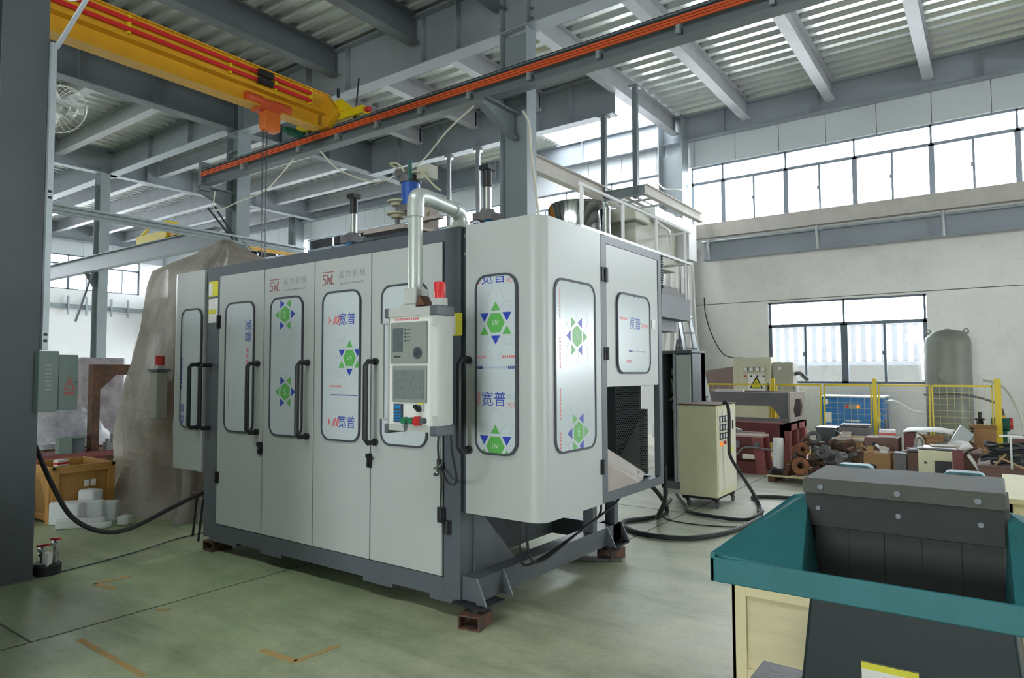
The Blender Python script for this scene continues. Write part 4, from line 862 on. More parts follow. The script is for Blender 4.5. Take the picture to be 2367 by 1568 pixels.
MB().box(cab[1]+.005, cab[1]+.015, 8.3, 8.33, .9, 1.0).build('door_handle', 'black_metal', cb); MB().box(cab[1]+.005, cab[1]+.008, 8.14, 8.2, .58, .72).build('rating_plate', 'white_label', cb); MB().box(cab[1]+.005, cab[1]+.008, 8.24, 8.29, .62, .68).build('notice_sticker', 'yellow_label', cb)
MB().box(cab[0]+.02, cab[1]-.02, cab[2]+.02, cab[3]-.02, .1, .13).build('chassis', 'black_metal', cb)
for (x, y) in ((-3.06, 7.83), (-2.71, 7.83), (-3.06, 8.39), (-2.71, 8.39)):
    w = MB().box(x-.035, x+.035, y-.035, y+.035, .085, .1).bar((x, y, .09), (x+.02, y+.01, .04), .03, .04).build('caster', 'black_metal', cb); MB().cyl((x-.012+.02, y+.01, .036), (x+.012+.02, y+.01, .036), .036, 14).build('wheel', 'cast_grey', w)

# ------------------------------------------------------------------ hoses on the floor
def hose(name, label, pts, r, mat='black_rubber', k=10): return tag(MB().tube(catmull(pts, k), r, 9).build(name, mat), label, 'hose')
hose('floor_hose', 'thick black hose looping on the floor beside the cream cabinet', [(-3.1, 6.3, .5), (-3.1, 6.9, .35), (-3.05, 7.2, .03), (-3.1, 6.75, .026), (-3.22, 6.5, .026), (-3.1, 6.25, .026), (-2.77, 6.08, .026), (-2.39, 6.2, .026), (-2.17, 6.68, .026), (-2.12, 7.2, .026), (-2.13, 7.6, .028), (-2.4, 8.4, .026), (-2.52, 8.65, .026), (-2.35, 8.8, .026), (-2.1, 8.88, .026), (-1.9, 9.2, .026)], .024)
hose('floor_hose', 'black hose dropping from the cream cabinet front to the floor', [(-2.64, 7.95, 1.22), (-2.6, 7.94, 1.23), (-2.57, 7.93, 1.1), (-2.575, 7.93, .75), (-2.56, 7.93, .6), (-2.45, 7.93, .42), (-2.32, 7.93, .22), (-2.24, 7.9, .08), (-2.2, 7.75, .026), (-2.12, 7.6, .07), (-2.2, 7.3, .026), (-2.55, 7.25, .026), (-2.85, 7.35, .026), (-3.05, 7.7, .03), (-3.3, 8.1, .06)], .02)
hose('floor_wire', 'thin black wire trailing across the floor under the hose loop', [(-3.2, 7.3, .012), (-2.9, 6.9, .008), (-2.4, 6.9, .008), (-2.0, 7.2, .008), (-1.8, 7.9, .008)], .006)
hose('floor_hose', 'tangle of black hoses dropping behind the chute corner', [(-2.5, 5.85, .75), (-2.6, 6.1, .4), (-2.75, 6.3, .2), (-2.95, 6.7, .06), (-3.15, 7.3, .03), (-3.3, 7.9, .03)], .022)

# ------------------------------------------------------------------ teal granulator in the foreground
g = thing('granulator', 'teal metal granulator with grey bolted lid and dark rubber curtain, foreground right', 'machine', (-.24, 2.6, 0))
YL, YH = 2.06, 2.45
MB().box(-.735, .32, YL, YL+.012, .955, 1.03).box(-.735, -.72, YL, YL+.05, .955, 1.04).build('tray_lip', 'teal', g, bevel=.004)
def plate(pts, t=.006):
    P = [Vector(p) for p in pts]; n = (P[1]-P[0]).cross(P[2]-P[0]).normalized()*t; m_ = MB(); k = len(P)
    m_.add(P + [p-n for p in P], [tuple(range(k)), tuple(range(2*k-1, k-1, -1))] + [(i, k+i, k+(i+1) % k, (i+1) % k) for i in range(k)]); return m_
plate([(-.735, YL+.01, 1.04), (-.70, YL+.005, 1.03), (-.47, YL+.005, 1.03), (-.50, YH, .93), (-.535, YH+.02, 1.185), (-.58, YH+.02, 1.175)]).build('hopper_wing', 'teal', g, smooth=False)
plate([(.32, YL+.01, 1.03), (.02, YL+.005, 1.03), (.0, YH, .93), (.012, YH+.02, 1.185), (.06, YH+.02, 1.175)][::-1]).build('hopper_wing', 'teal', g, smooth=False)
plate([(-.52, YL+.006, 1.02), (.05, YL+.006, 1.02), (.0, YH, .90), (-.50, YH, .90)]).build('tray_floor', 'teal_dark', g, smooth=False)
MB().box(-.535, -.515, YH-.02, 2.76, .9, 1.2).box(.0, .02, YH-.02, 2.76, .9, 1.2).box(-.535, .02, 2.74, 2.76, .9, 1.2).build('hopper_box', 'lid_grey', g)
MB().box(-.535, .012, YH-.045, 2.78, 1.2, 1.245).build('lid', 'lid_grey', g, bevel=.006)
MB().box(-.535, .012, YH-.05, YH-.035, 1.197, 1.24).build('lid_strip', 'lid_grey', g, bevel=.002); MB().box(-.528, .008, YH-.042, YH-.03, 1.09, 1.197).build('clamp_plate', 'flap_rubber', g, bevel=.002)
for x in (-.48, -.26, -.055): MB().cyl((x, YH-.06, 1.22), (x, YH-.045, 1.22), .009, 10).build('lid_bolt', 'steel_dark', g)
for i in range(5): MB().obb((-.455+.1015*i, YH-.02-.002*(i % 2), 1.03), (.1005, .008, .2), (radians(-2), 0, 0)).build('curtain_flap', 'flap_rubber', g)
for x in (-.49, -.26, -.05): MB().cyl((x, YH-.05, 1.15), (x, YH-.03, 1.15), .008, 8).build('curtain_bolt', 'steel_dark', g)
MB().lathe([(.0, 0), (.045, 0), (.05, .03), (.03, .06), (0, .07)], (-.58, YH, 1.09), 14, ax='x').build('curtain_pivot', 'teal_dark', g)
for x in (-.44, -.1): MB().prism(rrect(x-.06, x+.06, 1.2, 1.252, .02), 'y', 2.78, 2.84).build('lid_hinge', 'teal', g)
bd = MB().prism([(-.50, .93), (.02, .93), (.06, .5), (.1, 0.02), (-.62, 0.02), (-.55, .5)], 'y', 2.32, 3.05).build('body', 'teal_dark', g, bevel=.01)
pl = MB().box(-.36, -.21, 2.309, 2.319, .62, .72).build('rating_plate', 'white_label', bd); MB().box(-.36, -.21, 2.306, 2.31, .70, .72).build('plate_band', 'yellow_label', pl); MB().prism([(-.33, .635), (-.25, .635), (-.24, .69), (-.30, .685)], 'y', 2.306, 2.31).build('plate_pictogram', 'black_metal', pl)
MB().box(-.755, -.6, 2.34, 2.68, .02, .5).build('motor_guard', 'cast_grey', g, bevel=.006)
MB().box(-.7, .2, 2.2, 3.1, 0, .03).build('base_plate', 'black_metal', g)

# plywood crates behind it
def crate(label, x0, x1, y0, y1, h, mat='ply', fr='ply_frame', fw=.07, lid=None):
    t = thing('wooden_crate', label, 'crate', ((x0+x1)/2, (y0+y1)/2, 0))
    MB().box(x0+.02, x1-.02, y0+.02, y1-.02, .08, h).build('side_panel', mat, t)
    for (a, c) in ((x0, x0+fw), (x1-fw, x1)):
        MB().box(a, c, y0, y0+.022, .08, h).build('batten', fr, t, bevel=.003); MB().box(a, c, y1-.022, y1, .08, h).build('batten', fr, t)
    for (z0, z1) in ((.08, .08+fw), (h-fw, h)):
        MB().box(x0+fw, x1-fw, y0, y0+.02, z0, z1).build('batten', fr, t, bevel=.003); MB().box(x0, x0+.02, y0+fw, y1-fw, z0, z1).build('batten', fr, t, bevel=.003)
    for c in (y0, y1-fw): MB().box(x0, x0+.02, c, c+fw, .08, h).build('batten', fr, t, bevel=.003)
    for xx in (x0+.05, (x0+x1)/2-.05, x1-.15): MB().box(xx, xx+.1, y0, y1, 0, .08).build('skid', fr, t)
    if lid: MB().box(x0-.02, x1+.02, y0-.02, y1+.02, h, h+.025).build('lid', lid, t)
    return t
crate('pale plywood crate standing just behind the teal granulator tray', -1.1, .1, 3.38, 4.2, .57)
crate('pale plywood crate with boarded lid at the right frame edge', .03, 1.4, 4.25, 5.2, .93, lid='ply_frame')

# ------------------------------------------------------------------ window-side workshop: cabinets, fence, compressor, tank
def warn(parent, x, y, z, s, m='yellow_label'):
    MB().box(x-s*.75, x+s*.75, y-.004, y, z-s*.65, z+s*.95).build('sign_card', 'white_label', parent)
    MB().prism([(x-s*.62, z-s*.4), (x+s*.62, z-s*.4), (x, z+s*.72)], 'y', y-.008, y-.003).build('sign_border', 'black_metal', parent)
    MB().prism([(x-s*.45, z-s*.3), (x+s*.45, z-s*.3), (x, z+s*.52)], 'y', y-.011, y-.006).build('sign_triangle', m, parent)
    MB().prism([(x+.02*s, z+s*.3), (x-.12*s, z+.02*s), (x, z+.02*s), (x-.05*s, z-s*.24), (x+.13*s, z+.08*s), (x+.01*s, z+.08*s)], 'y', y-.014, y-.01).build('lightning_mark', 'black_metal', parent)
e = thing('electrical_cabinet', 'wide beige electrical cabinet with four dials and yellow warning triangle', 'cabinet', (-4.2, 14.8, 0))
MB().box(-4.62, -3.83, 14.6, 15.1, 0, 1.9).build('body', 'cab_beige', e, bevel=.008); MB().box(-4.5, -3.92, 14.59, 14.6, .1, 1.8).build('door', 'cab_beige', e, bevel=.004)
for i in range(4):
    d = MB().box(-4.40+.125*i, -4.31+.125*i, 14.575, 14.592, 1.60, 1.69).build('dial', 'gasket', e); MB().box(-4.393+.125*i, -4.317+.125*i, 14.57, 14.577, 1.607, 1.683).build('dial_face', 'white_label', d)
    MB().cyl((-4.355+.125*i, 14.57, 1.5), (-4.355+.125*i, 14.592, 1.5), .018, 10).build('pilot_lamp', 'red_btn' if i == 0 else 'black_metal', e)
warn(e, -4.13, 14.588, 1.33, .23); MB().box(-3.9, -3.87, 14.57, 14.6, 1.15, 1.35).build('door_handle', 'black_metal', e)
e = thing('electrical_cabinet', 'narrow grey cabinet with a small white tag beside the beige one', 'cabinet', (-3.6, 14.8, 0))
MB().box(-3.80, -3.40, 14.62, 15.0, 0, 1.79).build('body', 'cab_grey', e, bevel=.008); MB().box(-3.77, -3.43, 14.61, 14.62, .1, 1.75).build('door', 'cab_grey', e, bevel=.004); MB().box(-3.69, -3.63, 14.603, 14.612, 1.63, 1.7).build('tag', 'white_label', e)
MB().tube(catmull([(-3.4, 14.8, 1.55), (-3.28, 14.7, 1.56), (-3.2, 14.65, 1.5), (-3.12, 14.65, 1.42)]), .04, 8).build('cable_gland', 'cast_grey', e); MB().cyl((-3.35, 14.7, 0), (-3.35, 14.7, 1.3), .05, 12).build('conduit', 'white_plastic', e)
tag(plate([(-5.5, 14.9, 0.0), (-4.75, 14.75, 0.0), (-4.72, 15.1, 1.72), (-5.45, 15.2, 1.62)], .01).build('steel_sheet', 'brown_sheet', smooth=False), 'brown rusty steel sheet leaning on the concrete wall by the ladder', 'sheet')
tag(plate([(-4.7, 10.9, 0.0), (-4.2, 10.75, 0.0), (-4.2, 11.05, 1.72), (-4.7, 11.2, 1.72)], .012).build('pink_board', 'pink_sheet', smooth=False), 'pale pink board standing behind the machine cabinet and ladder', 'board')

# yellow mesh fence: each panel is a thing with its wires
def fence_panel(label, x0, x1, y=13.0, h=1.37):
    t = thing('mesh_fence', label, 'fence', (x0, y, 0), group='yellow wire fence panels')
    MB().box(x0, x1, y-.015, y+.015, h-.03, h).build('top_rail', 'fence_yellow', t); MB().box(x0, x1, y-.015, y+.015, .12, .15).build('bottom_rail', 'fence_yellow', t)
    for xx in (x0, x1): MB().box(xx-.011, xx+.011, y-.015, y+.015, .1, h).build('stile', 'fence_yellow', t)
    n = int((x1-x0)/.1)
    for i in range(1, n): MB().cyl((x0+(x1-x0)*i/n, y, .15), (x0+(x1-x0)*i/n, y, h-.03), .0022, 5).build('mesh_wire', 'mesh_cream', t)
    for i in range(1, 12): MB().cyl((x0, y, .15+.1*i), (x1, y, .15+.1*i), .0022, 5).build('mesh_wire', 'mesh_cream', t)
fence_panel('yellow mesh fence panel in front of the electrical cabinets', -4.62, -3.44)
fence_panel('yellow mesh fence panel left of the blue compressor', -3.32, -2.56)
fence_panel('yellow mesh fence panel in front of the blue compressor', -2.5, -1.76)
fence_panel('yellow mesh fence panel partly covering the grey tank', -1.64, -.9)
fence_panel('yellow mesh fence panel at the right end beside the thick post', -.86, -.06)
for x, lb in ((-3.38, 'yellow fence post in front of the narrow grey cabinet'), (-1.70, 'yellow fence post at the right side of the compressor'), (0.01, 'thick yellow fence post at the right end of the fence')):
    t = thing('fence_post', lb, 'post', (x, 13, 0)); w = .03 if x < 0 else .045
    MB().box(x-w, x+w, 12.97, 13.03, 0, 1.47).build('upright', 'fence_yellow', t, bevel=.004); MB().box(x-.08, x+.08, 12.92, 13.08, 0, .012).build('foot_plate', 'fence_yellow', t); MB().box(x+w, x+w+.05, 12.98, 13.02, .86, .9).build('latch', 'crane_yellow', t)
c = thing('air_compressor', 'bright blue boxed air compressor behind the yellow fence', 'compressor', (-2.3, 14.9, 0))
MB().box(-2.87, -1.78, 14.6, 15.4, .1, 1.08).build('cabinet', 'blue_comp', c, bevel=.01); MB().box(-2.9, -1.75, 14.58, 15.42, 1.08, 1.11).build('top_cover', 'white_plastic', c)
MB().box(-2.83, -2.35, 14.588, 14.6, .2, 1.03).build('service_door', 'blue_comp', c, bevel=.004); MB().box(-2.3, -1.82, 14.588, 14.6, .2, 1.03).build('service_door', 'blue_comp', c, bevel=.004)
for (x, z, w, h, mt_) in ((-2.83, .94, .09, .1, 'white_label'), (-2.82, .58, .14, .2, 'white_label'), (-1.92, .62, .1, .1, 'white_label')): MB().box(x, x+w, 14.58, 14.59, z, z+h).build('sticker', mt_, c)
MB().box(-2.45, -2.15, 14.57, 14.59, .86, .95).build('control_strip', 'panel_grey', c)
for x, m_ in ((-2.4, 'red_btn'), (-2.2, 'orange_lamp')): MB().cyl((x, 14.56, .905), (x, 14.58, .905), .03, 10).build('button', m_, c)
F = Film([(-2.5, .5), (-2.1, .5), (-2.1, .8), (-2.5, .8)], lambda u, v, l: (u, 14.585-l, v)); F.marks(-2.3, .63, .26, .03, 9, 0); F.mb.build('maker_lettering', ['white_label'], c, smooth=False)
for i in range(7): MB().box(-1.785, -1.775, 14.75, 15.3, .25+.06*i, .28+.06*i).build('vent_slot', 'black_metal', c)
MB().box(-2.8, -1.85, 14.65, 15.35, 0, .1).build('plinth', 'black_metal', c)
tag(MB().tube(catmull([(-1.77, 14.8, 1.0), (-1.6, 14.7, 1.02), (-1.45, 14.7, .95), (-1.3, 14.7, .85), (-1.1, 14.75, .82)]), .025, 8).build('air_pipe', 'white_plastic'), 'pale bent air pipe between the compressor and the tank', 'pipe')
t = thing('air_tank', 'tall grey-green cylindrical air tank with lifting lugs by the window', 'tank', (-.73, 15.1, 0))
MB().lathe([(.0, .2), (.25, .22), (.36, .32), (.375, .42), (.375, 2.12), (.36, 2.22), (.25, 2.34), (.0, 2.40)], (-.73, 15.1, 0), 36).build('shell', 'tank_grey', t)
for dx in (-.3, .3): MB().ring([(-.73+dx+.05*cos(a), 2.34+.06*sin(a)) for a in [2*pi*k/12 for k in range(12)]], [(-.73+dx+.022*cos(a), 2.35+.03*sin(a)) for a in [2*pi*k/12 for k in range(12)]], 'y', 15.09, 15.11).build('lifting_lug', 'tank_grey', t)
MB().cyl((-.73, 14.70, 1.52), (-.73, 14.8, 1.52), .13, 20).build('manhole', 'tank_grey', t)
for a in (.6, 2.7, 4.7): MB().box(-.73+.3*cos(a)-.03, -.73+.3*cos(a)+.03, 15.1+.3*sin(a)-.03, 15.1+.3*sin(a)+.03, 0, .4).build('tank_leg', 'tank_grey', t)
tag(MB().tube(catmull([(-1.1, 14.6, 1.16), (-.6, 14.5, 1.18), (-.2, 14.6, 1.1), (.05, 14.7, .95), (.1, 14.8, .6)]), .02, 7).build('air_hose', 'cast_grey'), 'dark grey air hose curving in front of the tank', 'hose')
tag(MB().tube(catmull([(-.2, 15.6, 1.42), (.1, 15.3, 1.3), (.3, 14.8, .9), (.4, 14.5, .5), (.7, 14.3, .3), (1.2, 14.3, .2)]), .022, 7).build('air_hose', 'cable_white'), 'pale hose hanging down right of the thick yellow post', 'hose')
# ladder
ld = thing('ladder', 'worn aluminium step ladder leaning behind the cream cabinet', 'ladder', (-3.6, 10, 0))
A = [Vector((-3.46, 9.75, 0)), Vector((-4.02, 10.1, 2.45))]; B = [Vector((-3.2, 9.75, 0)), Vector((-3.85, 10.1, 2.44))]
for q in (A, B): MB().bar(q[0], q[1], .03, .065).build('stile', 'alu', ld)
for i in range(1, 10):
    f_ = i/10; MB().bar(A[0].lerp(A[1], f_), B[0].lerp(B[1], f_), .05, .025).build('rung', 'alu', ld)
for q in ([(-4.0, 10.1, 2.4), (-4.1, 10.7, 0)], [(-3.86, 10.1, 2.4), (-3.75, 10.7, 0)]): MB().bar(q[0], q[1], .025, .05).build('rear_stile', 'alu', ld)
MB().bar((-4.04, 10.1, 2.45), (-3.84, 10.1, 2.45), .12, .03).build('top_cap', 'alu', ld)
tag(MB().tube(catmull([(-4.02, 10.0, 2.1), (-4.05, 9.98, 1.8), (-3.98, 9.97, 1.6), (-3.92, 9.97, 1.75), (-3.98, 9.98, 2.0), (-4.03, 9.97, 1.75), (-3.95, 9.96, 1.6)]), .018, 7).build('rope_coil', 'cast_grey'), 'coil of grey rope hanging on the ladder', 'rope')
# hanging white plastic sheets and rolls in the corner
for i, (x, dx, lb) in enumerate(((-5.9, .16, 'long white plastic roll leaning in the wall corner behind the ladder'), (-6.25, .2, 'white plastic sheet hanging beside the corner column'))):
    b = MB(); n = 14; Pv = []
    for j in range(13):
        z = 4.6 - .3825*j
        Pv.append([(x + dx*(u/n-.5)*2*(1+.05*j) + (-.05 if i else .02)*j*.5, 15.3 + .05*sin(u*1.3+i)+.03*sin(j*.7+u), z) for u in range(n+1)])
    b.add([p for row in Pv for p in row], [(j*(n+1)+u, j*(n+1)+u+1, (j+1)*(n+1)+u+1, (j+1)*(n+1)+u) for j in range(12) for u in range(n)])
    o = tag(b.build('plastic_sheet', 'sheet_white'), lb, 'sheet'); o.modifiers.new('thick', 'SOLIDIFY').thickness = .004
tag(MB().tube(catmull([(-5.7, 15.9, 3.4), (-5.66, 15.85, 3.0), (-5.5, 15.8, 2.5), (-5.2, 15.6, 2.05), (-4.85, 15.2, 1.92), (-4.5, 14.9, 1.9)]), .012, 7).build('wall_cable', 'black_rubber'), 'thin black cable sagging down the concrete wall to the cabinet', 'cable')
tag(MB().tube(catmull([(-5.76, 8.3, 5.6), (-5.62, 8.25, 5.35), (-5.55, 8.2, 4.9), (-5.38, 8.1, 4.1), (-5.2, 8.0, 3.2), (-5.1, 7.9, 2.3)]), .02, 8).build('hanging_cable', 'cable_white'), 'thick white cable hanging down beside the central column', 'cable')
tag(MB().tube(catmull([(-6.3, 7.78, 5.652), (-6.9, 7.85, 5.42), (-7.6, 8.0, 5.1), (-8.3, 8.05, 4.98), (-8.9, 8.1, 5.0), (-9.6, 7.95, 5.3), (-9.9, 7.75, 5.655)]), .014, 7).build('hanging_cable', 'cable_white'), 'thin white cable sagging below the runway left of the column', 'cable')
tag(MB().tube(catmull([(-6.68, 15.49, 6.3), (-6.4, 15.25, 6.05), (-6.1, 15.3, 6.0), (-6.06, 15.48, 6.02)]), .014, 7).build('hanging_cable', 'cable_white'), 'short pale cable looping off the far window-wall column', 'cable')
tag(MB().tube(catmull([(-13.3, 7.7, 5.45), (-13.1, 7.6, 5.0), (-12.2, 7.6, 5.05), (-11.4, 7.6, 5.12), (-11.0, 7.65, 5.35), (-10.7, 7.75, 5.655)]), .012, 7).build('hanging_cable', 'cable_white'), 'thin pale wire sagging under the far end of the orange rail', 'cable')
# outdoors beyond the low window
pm('outdoor_wall', S(66,66,64), .85, 0, .1, 2)
of = thing('boundary_wall', 'bright white railing on a low wall seen through the low window', 'fence', (-2.5, 20.5, 0))
MB().box(-14, 8, 20.5, 20.7, 0, 1.75).build('low_wall', 'outdoor_wall', of)
MB().box(-14, 8, 20.52, 20.68, 1.75, 1.87).box(-14, 8, 20.55, 20.65, 2.85, 2.9).build('coping', 'outdoor_white', of)
for i in range(60): MB().box(-10+.25*i, -9.87+.25*i, 20.56, 20.64, 1.87, 2.85).build('baluster', 'outdoor_white', of)

hc = thing('power_cabinet', 'grey upright cabinet with open dark bay behind the cream cabinet', 'cabinet', (-3.6, 9.0, 0))
MB().box(-3.80, -3.34, 9.15, 9.3, 0, 1.86).box(-3.80, -3.76, 8.8, 9.3, 0, 1.86).box(-3.38, -3.34, 8.82, 9.3, 0, 1.86).box(-3.8, -3.34, 8.8, 9.3, 0, .1).build('shell', 'machine_dark', hc)
MB().box(-3.80, -3.34, 8.79, 9.3, 1.85, 1.89).build('top_frame', 'machine_dark', hc); MB().box(-3.605, -3.57, 8.78, 8.84, .1, 1.85).build('door_jamb', 'alu', hc); MB().box(-3.565, -3.36, 8.79, 8.81, .1, 1.83).build('door', 'machine_grey', hc, bevel=.003)
for z in (1.55, 1.3, 1.05): MB().box(-3.74, -3.63, 9.05, 9.15, z, z+.1).build('contactor', 'steel', hc)
for pts in ([(-3.7, 8.95, 1.5), (-3.65, 8.9, 1.35), (-3.66, 8.92, 1.25), (-3.72, 8.95, 1.2)], [(-3.64, 8.9, 1.6), (-3.62, 8.9, 1.3), (-3.66, 8.95, 1.0)]): MB().tube(catmull(pts), .012, 7).build('wire_loop', 'lime_sheath', hc)

# ------------------------------------------------------------------ red-oxide frames, pallet of castings, clutter
rb = thing('machine_base_frame', 'long red-oxide steel machine base frame in front of the fence', 'frame', (-3.5, 12.2, 0))
[MB().box(-4.7, -2.85, y_, y_+.1, .42, .72).build('side_beam', 'red_oxide', rb) for y_ in (11.6, 12.7)]
MB().box(-4.7, -2.77, 11.6, 12.8, .72, .735).build('top_plate', 'red_oxide', rb)
for (y0, y1) in ((11.6, 11.72), (12.14, 12.24), (12.68, 12.8)): MB().prism([(-2.93, .72), (-2.77, .72), (-2.77, .0), (-2.9, .0)], 'y', y0, y1).build('leg', 'red_oxide_light', rb)
MB().box(-2.86, -2.77, 11.6, 12.8, .62, .735).build('end_rail', 'red_oxide_light', rb)
for x in (-4.6, -3.7): MB().box(x, x+.12, 11.6, 11.72, 0, .45).build('leg', 'red_oxide', rb)
gf = thing('steel_bridge_frame', 'grey primed steel bridge frame resting on the red-oxide base', 'frame', (-3.5, 12.2, .74))
[MB().box(-4.35, -2.79, y_, y_+.1, 1.02, 1.245).build('long_beam', 'grey_prime', gf) for y_ in (11.64, 12.6)]
MB().prism([(-3.06, 1.02), (-2.79, 1.02), (-2.79, .75), (-2.9, .75), (-2.94, .86)], 'y', 11.64, 11.74).prism([(-3.06, 1.02), (-2.79, 1.02), (-2.79, .75), (-2.9, .75), (-2.94, .86)], 'y', 12.6, 12.7).build('end_bracket', 'grey_prime', gf)
o = [(11.62, .76), (12.72, .76), (12.72, 1.25), (11.62, 1.25)]; o8 = [(11.62, .76), (12.17, .76), (12.72, .76), (12.72, 1.0), (12.72, 1.25), (12.17, 1.25), (11.62, 1.25), (11.62, 1.0)]; i8 = [(11.95, .82), (12.17, .82), (12.42, .82), (12.55, .95), (12.4, 1.13), (12.17, 1.13), (12.0, 1.13), (11.85, .95)]
MB().ring(o8, i8, 'x', -2.79, -2.76).build('end_plate', 'grey_prime_light', gf, smooth=False)
MB().box(-4.35, -2.8, 11.5, 11.6, .775, .825).box(-4.35, -4.25, 11.5, 12.7, .74, 1.02).build('guide_rail', 'grey_prime', gf)
MB().obb((-3.9, 12.1, 1.26), (.5, .12, .04), (0, 0, .1)).build('loose_plate', 'white_label', gf)
sr = thing('machine_stand', 'small red-oxide stand with splayed leg beside the white film roll', 'stand', (-3.2, 10.9, 0))
MB().box(-3.55, -2.98, 10.75, 11.15, .57, .6).build('top_plate', 'pink_sheet', sr)
MB().prism([(-3.14, .57), (-2.98, .57), (-2.92, .0), (-3.06, .0)], 'y', 10.75, 10.8).prism([(-3.14, .57), (-2.98, .57), (-2.92, .0), (-3.06, .0)], 'y', 11.1, 11.15).build('leg', 'red_oxide_light', sr)
MB().box(-3.6, -3.1, 10.76, 11.14, .3, .57).box(-3.6, -3.05, 10.77, 11.13, .0, .18).build('body', 'red_oxide', sr)
for x in (-3.4, -3.1): MB().box(x, x+.08, 10.74, 10.76, .4, .5).build('clamp', 'steel', sr)
MB().tube(catmull([(-3.5, 10.72, .25), (-3.35, 10.7, .3), (-3.25, 10.7, .4), (-3.1, 10.7, .42), (-2.75, 10.6, .4)]), .015, 6).build('flex_hose', 'silver_cable', sr)
sr2 = thing('machine_stand', 'narrow red-oxide stand behind the small red stand', 'stand', (-3.2, 11.35, 0))
MB().box(-3.75, -3.12, 11.3, 11.45, .55, .6).build('top_plate', 'pink_sheet', sr2); MB().box(-3.2, -3.12, 11.3, 11.45, 0, .55).box(-3.75, -3.66, 11.3, 11.45, 0, .55).build('leg', 'red_oxide', sr2)
tag(MB().cyl((-3.62, 10.95, .64), (-3.4, 10.9, .66), .045, 14).cyl((-3.4, 10.9, .66), (-3.33, 10.89, .66), .03, 12).build('pipe_elbow', 'alu'), 'shiny pipe piece lying on the small red stand', 'pipe')
tag(MB().lathe([(.0, 0), (.072, 0), (.072, .52), (.03, .52), (.03, .5), (0, .5)], (-2.63, 10.33, .1), 24).build('film_roll', 'white_plastic'), 'upright roll of white stretch film at the pallet corner', 'roll')
tag(MB().obb((-2.62, 10.24, .14), (.2, .12, .08), (.3, .2, .3)).obb((-2.68, 10.2, .12), (.12, .1, .05), (-.2, .3, .8)).build('plastic_bag', 'black_rubber'), 'crumpled dark plastic bag at the foot of the film roll', 'bag')
pt = thing('pallet', 'dark wooden pallet under the rusty castings', 'pallet', (-2.0, 10.7, 0))
for i in range(6): MB().box(-2.76, -1.58, 10.16+.2*i, 10.30+.2*i, .075, .1).build('deck_board', 'ply_frame' if i == 0 else 'dark_wood', pt)
for x in (-2.74, -2.2, -1.7): MB().box(x, x+.1, 10.16, 11.3, 0, .075).build('bearer', 'dark_wood', pt)
# castings: flange rings, flanged necks and lugged brackets
def flange(R, r, h): return MB().ring([(R*cos(2*pi*k/20), R*sin(2*pi*k/20)) for k in range(20)], [(r*cos(2*pi*k/20), r*sin(2*pi*k/20)) for k in range(20)], 'z', 0, h)
def neck(R, r, h): return MB().lathe([(r*.55, 0), (R, 0), (R, h*.16), (r, h*.2), (r, h*.8), (R*.95, h*.84), (R*.95, h), (r*.55, h), (r*.55, .01)], (0, 0, 0), 20)
def lug(s): return MB().prism([(-s, 0), (s, 0), (s, s*.5), (s*.4, s*.7), (s*.4, s*1.4), (-s*.4, s*1.4), (-s*.4, s*.7), (-s, s*.5)], 'y', -s*.35, s*.35)
rng = random.Random(4)
specs = [('neck', -2.30, 10.22, .24, .12, .3, 'rust_orange', (80, 0, 12), 'rusty flanged neck casting lying nearest, bore facing forward'), ('neck', -2.40, 10.5, .42, .10, .24, 'rust_orange', (75, 0, 30), 'orange rusty flange casting high on the left of the pile'), ('lug', -2.48, 10.28, .1, .11, .3, 'rust', (0, 0, 80), 'rusty angled bracket standing at the left end of the pile'),
 ('flange', -2.2, 10.6, .62, .1, .03, 'cast_grey', (55, 10, 0), 'pale grey ring casting at the very top of the pile'), ('flange', -2.05, 10.35, .2, .11, .06, 'rust', (70, 0, -20), 'brown ring casting leaning behind the nearest flanged neck'), ('lug', -2.12, 10.5, .42, .1, .2, 'cast_grey', (20, 40, 10), 'grey lugged casting below the top ring'),
 ('neck', -1.9, 10.4, .38, .11, .22, 'cast_grey', (65, 0, -30), 'grey round casting in the middle of the pile'), ('neck', -1.9, 10.22, .12, .1, .26, 'rust', (90, 0, -40), 'dark rusty flanged pipe at the pile foot'), ('lug', -1.75, 10.3, .3, .12, .2, 'cast_grey', (-20, 30, 50), 'tilted grey bracket casting right of the pile middle'),
 ('flange', -1.72, 10.22, .12, .1, .05, 'rust_orange', (40, 0, 20), 'rust-orange ring lying low at the pile front'), ('neck', -1.98, 10.75, .5, .11, .3, 'rust', (85, 0, 70), 'brown casting lying across the back of the pile'), ('lug', -1.62, 10.45, .4, .11, .2, 'rust', (10, -30, 20), 'rusty lug casting near the wooden box'),
 ('neck', -1.6, 10.25, .2, .09, .24, 'cast_grey', (80, 0, 100), 'small grey necked casting at the right end of the pile'), ('flange', -1.5, 10.22, .16, .09, .04, 'cast_grey', (60, 0, -50), 'thin grey ring leaning at the right end of the pile'), ('lug', -2.1, 10.25, .13, .1, .2, 'rust', (0, 0, 20), 'squat rusty bracket between two flanged castings'),
 ('neck', -2.2, 10.8, .2, .13, .35, 'rust', (0, 0, 0), 'upright rusty casting standing at the back of the pallet'), ('neck', -1.8, 10.85, .12, .13, .4, 'cast_grey', (0, 0, 0), 'upright grey casting standing deep in the pile'), ('neck', -2.45, 10.85, .12, .12, .32, 'rust', (0, 0, 0), 'upright brown casting behind the white film roll')]
names_ = ('small rusty bush wedged low between the front castings', 'small grey bush on the left slope of the pile', 'brown collar resting on the middle of the pile', 'grey collar on the right slope of the pile', 'rusty collar near the top ring of the pile', 'dark bracket lying on the right slope of the pile', 'small rusty bracket by the white film roll', 'grey bush leaning at the pile right foot', 'brown bush at the back right of the pile', 'rusty ring lying behind the nearest flanged neck')
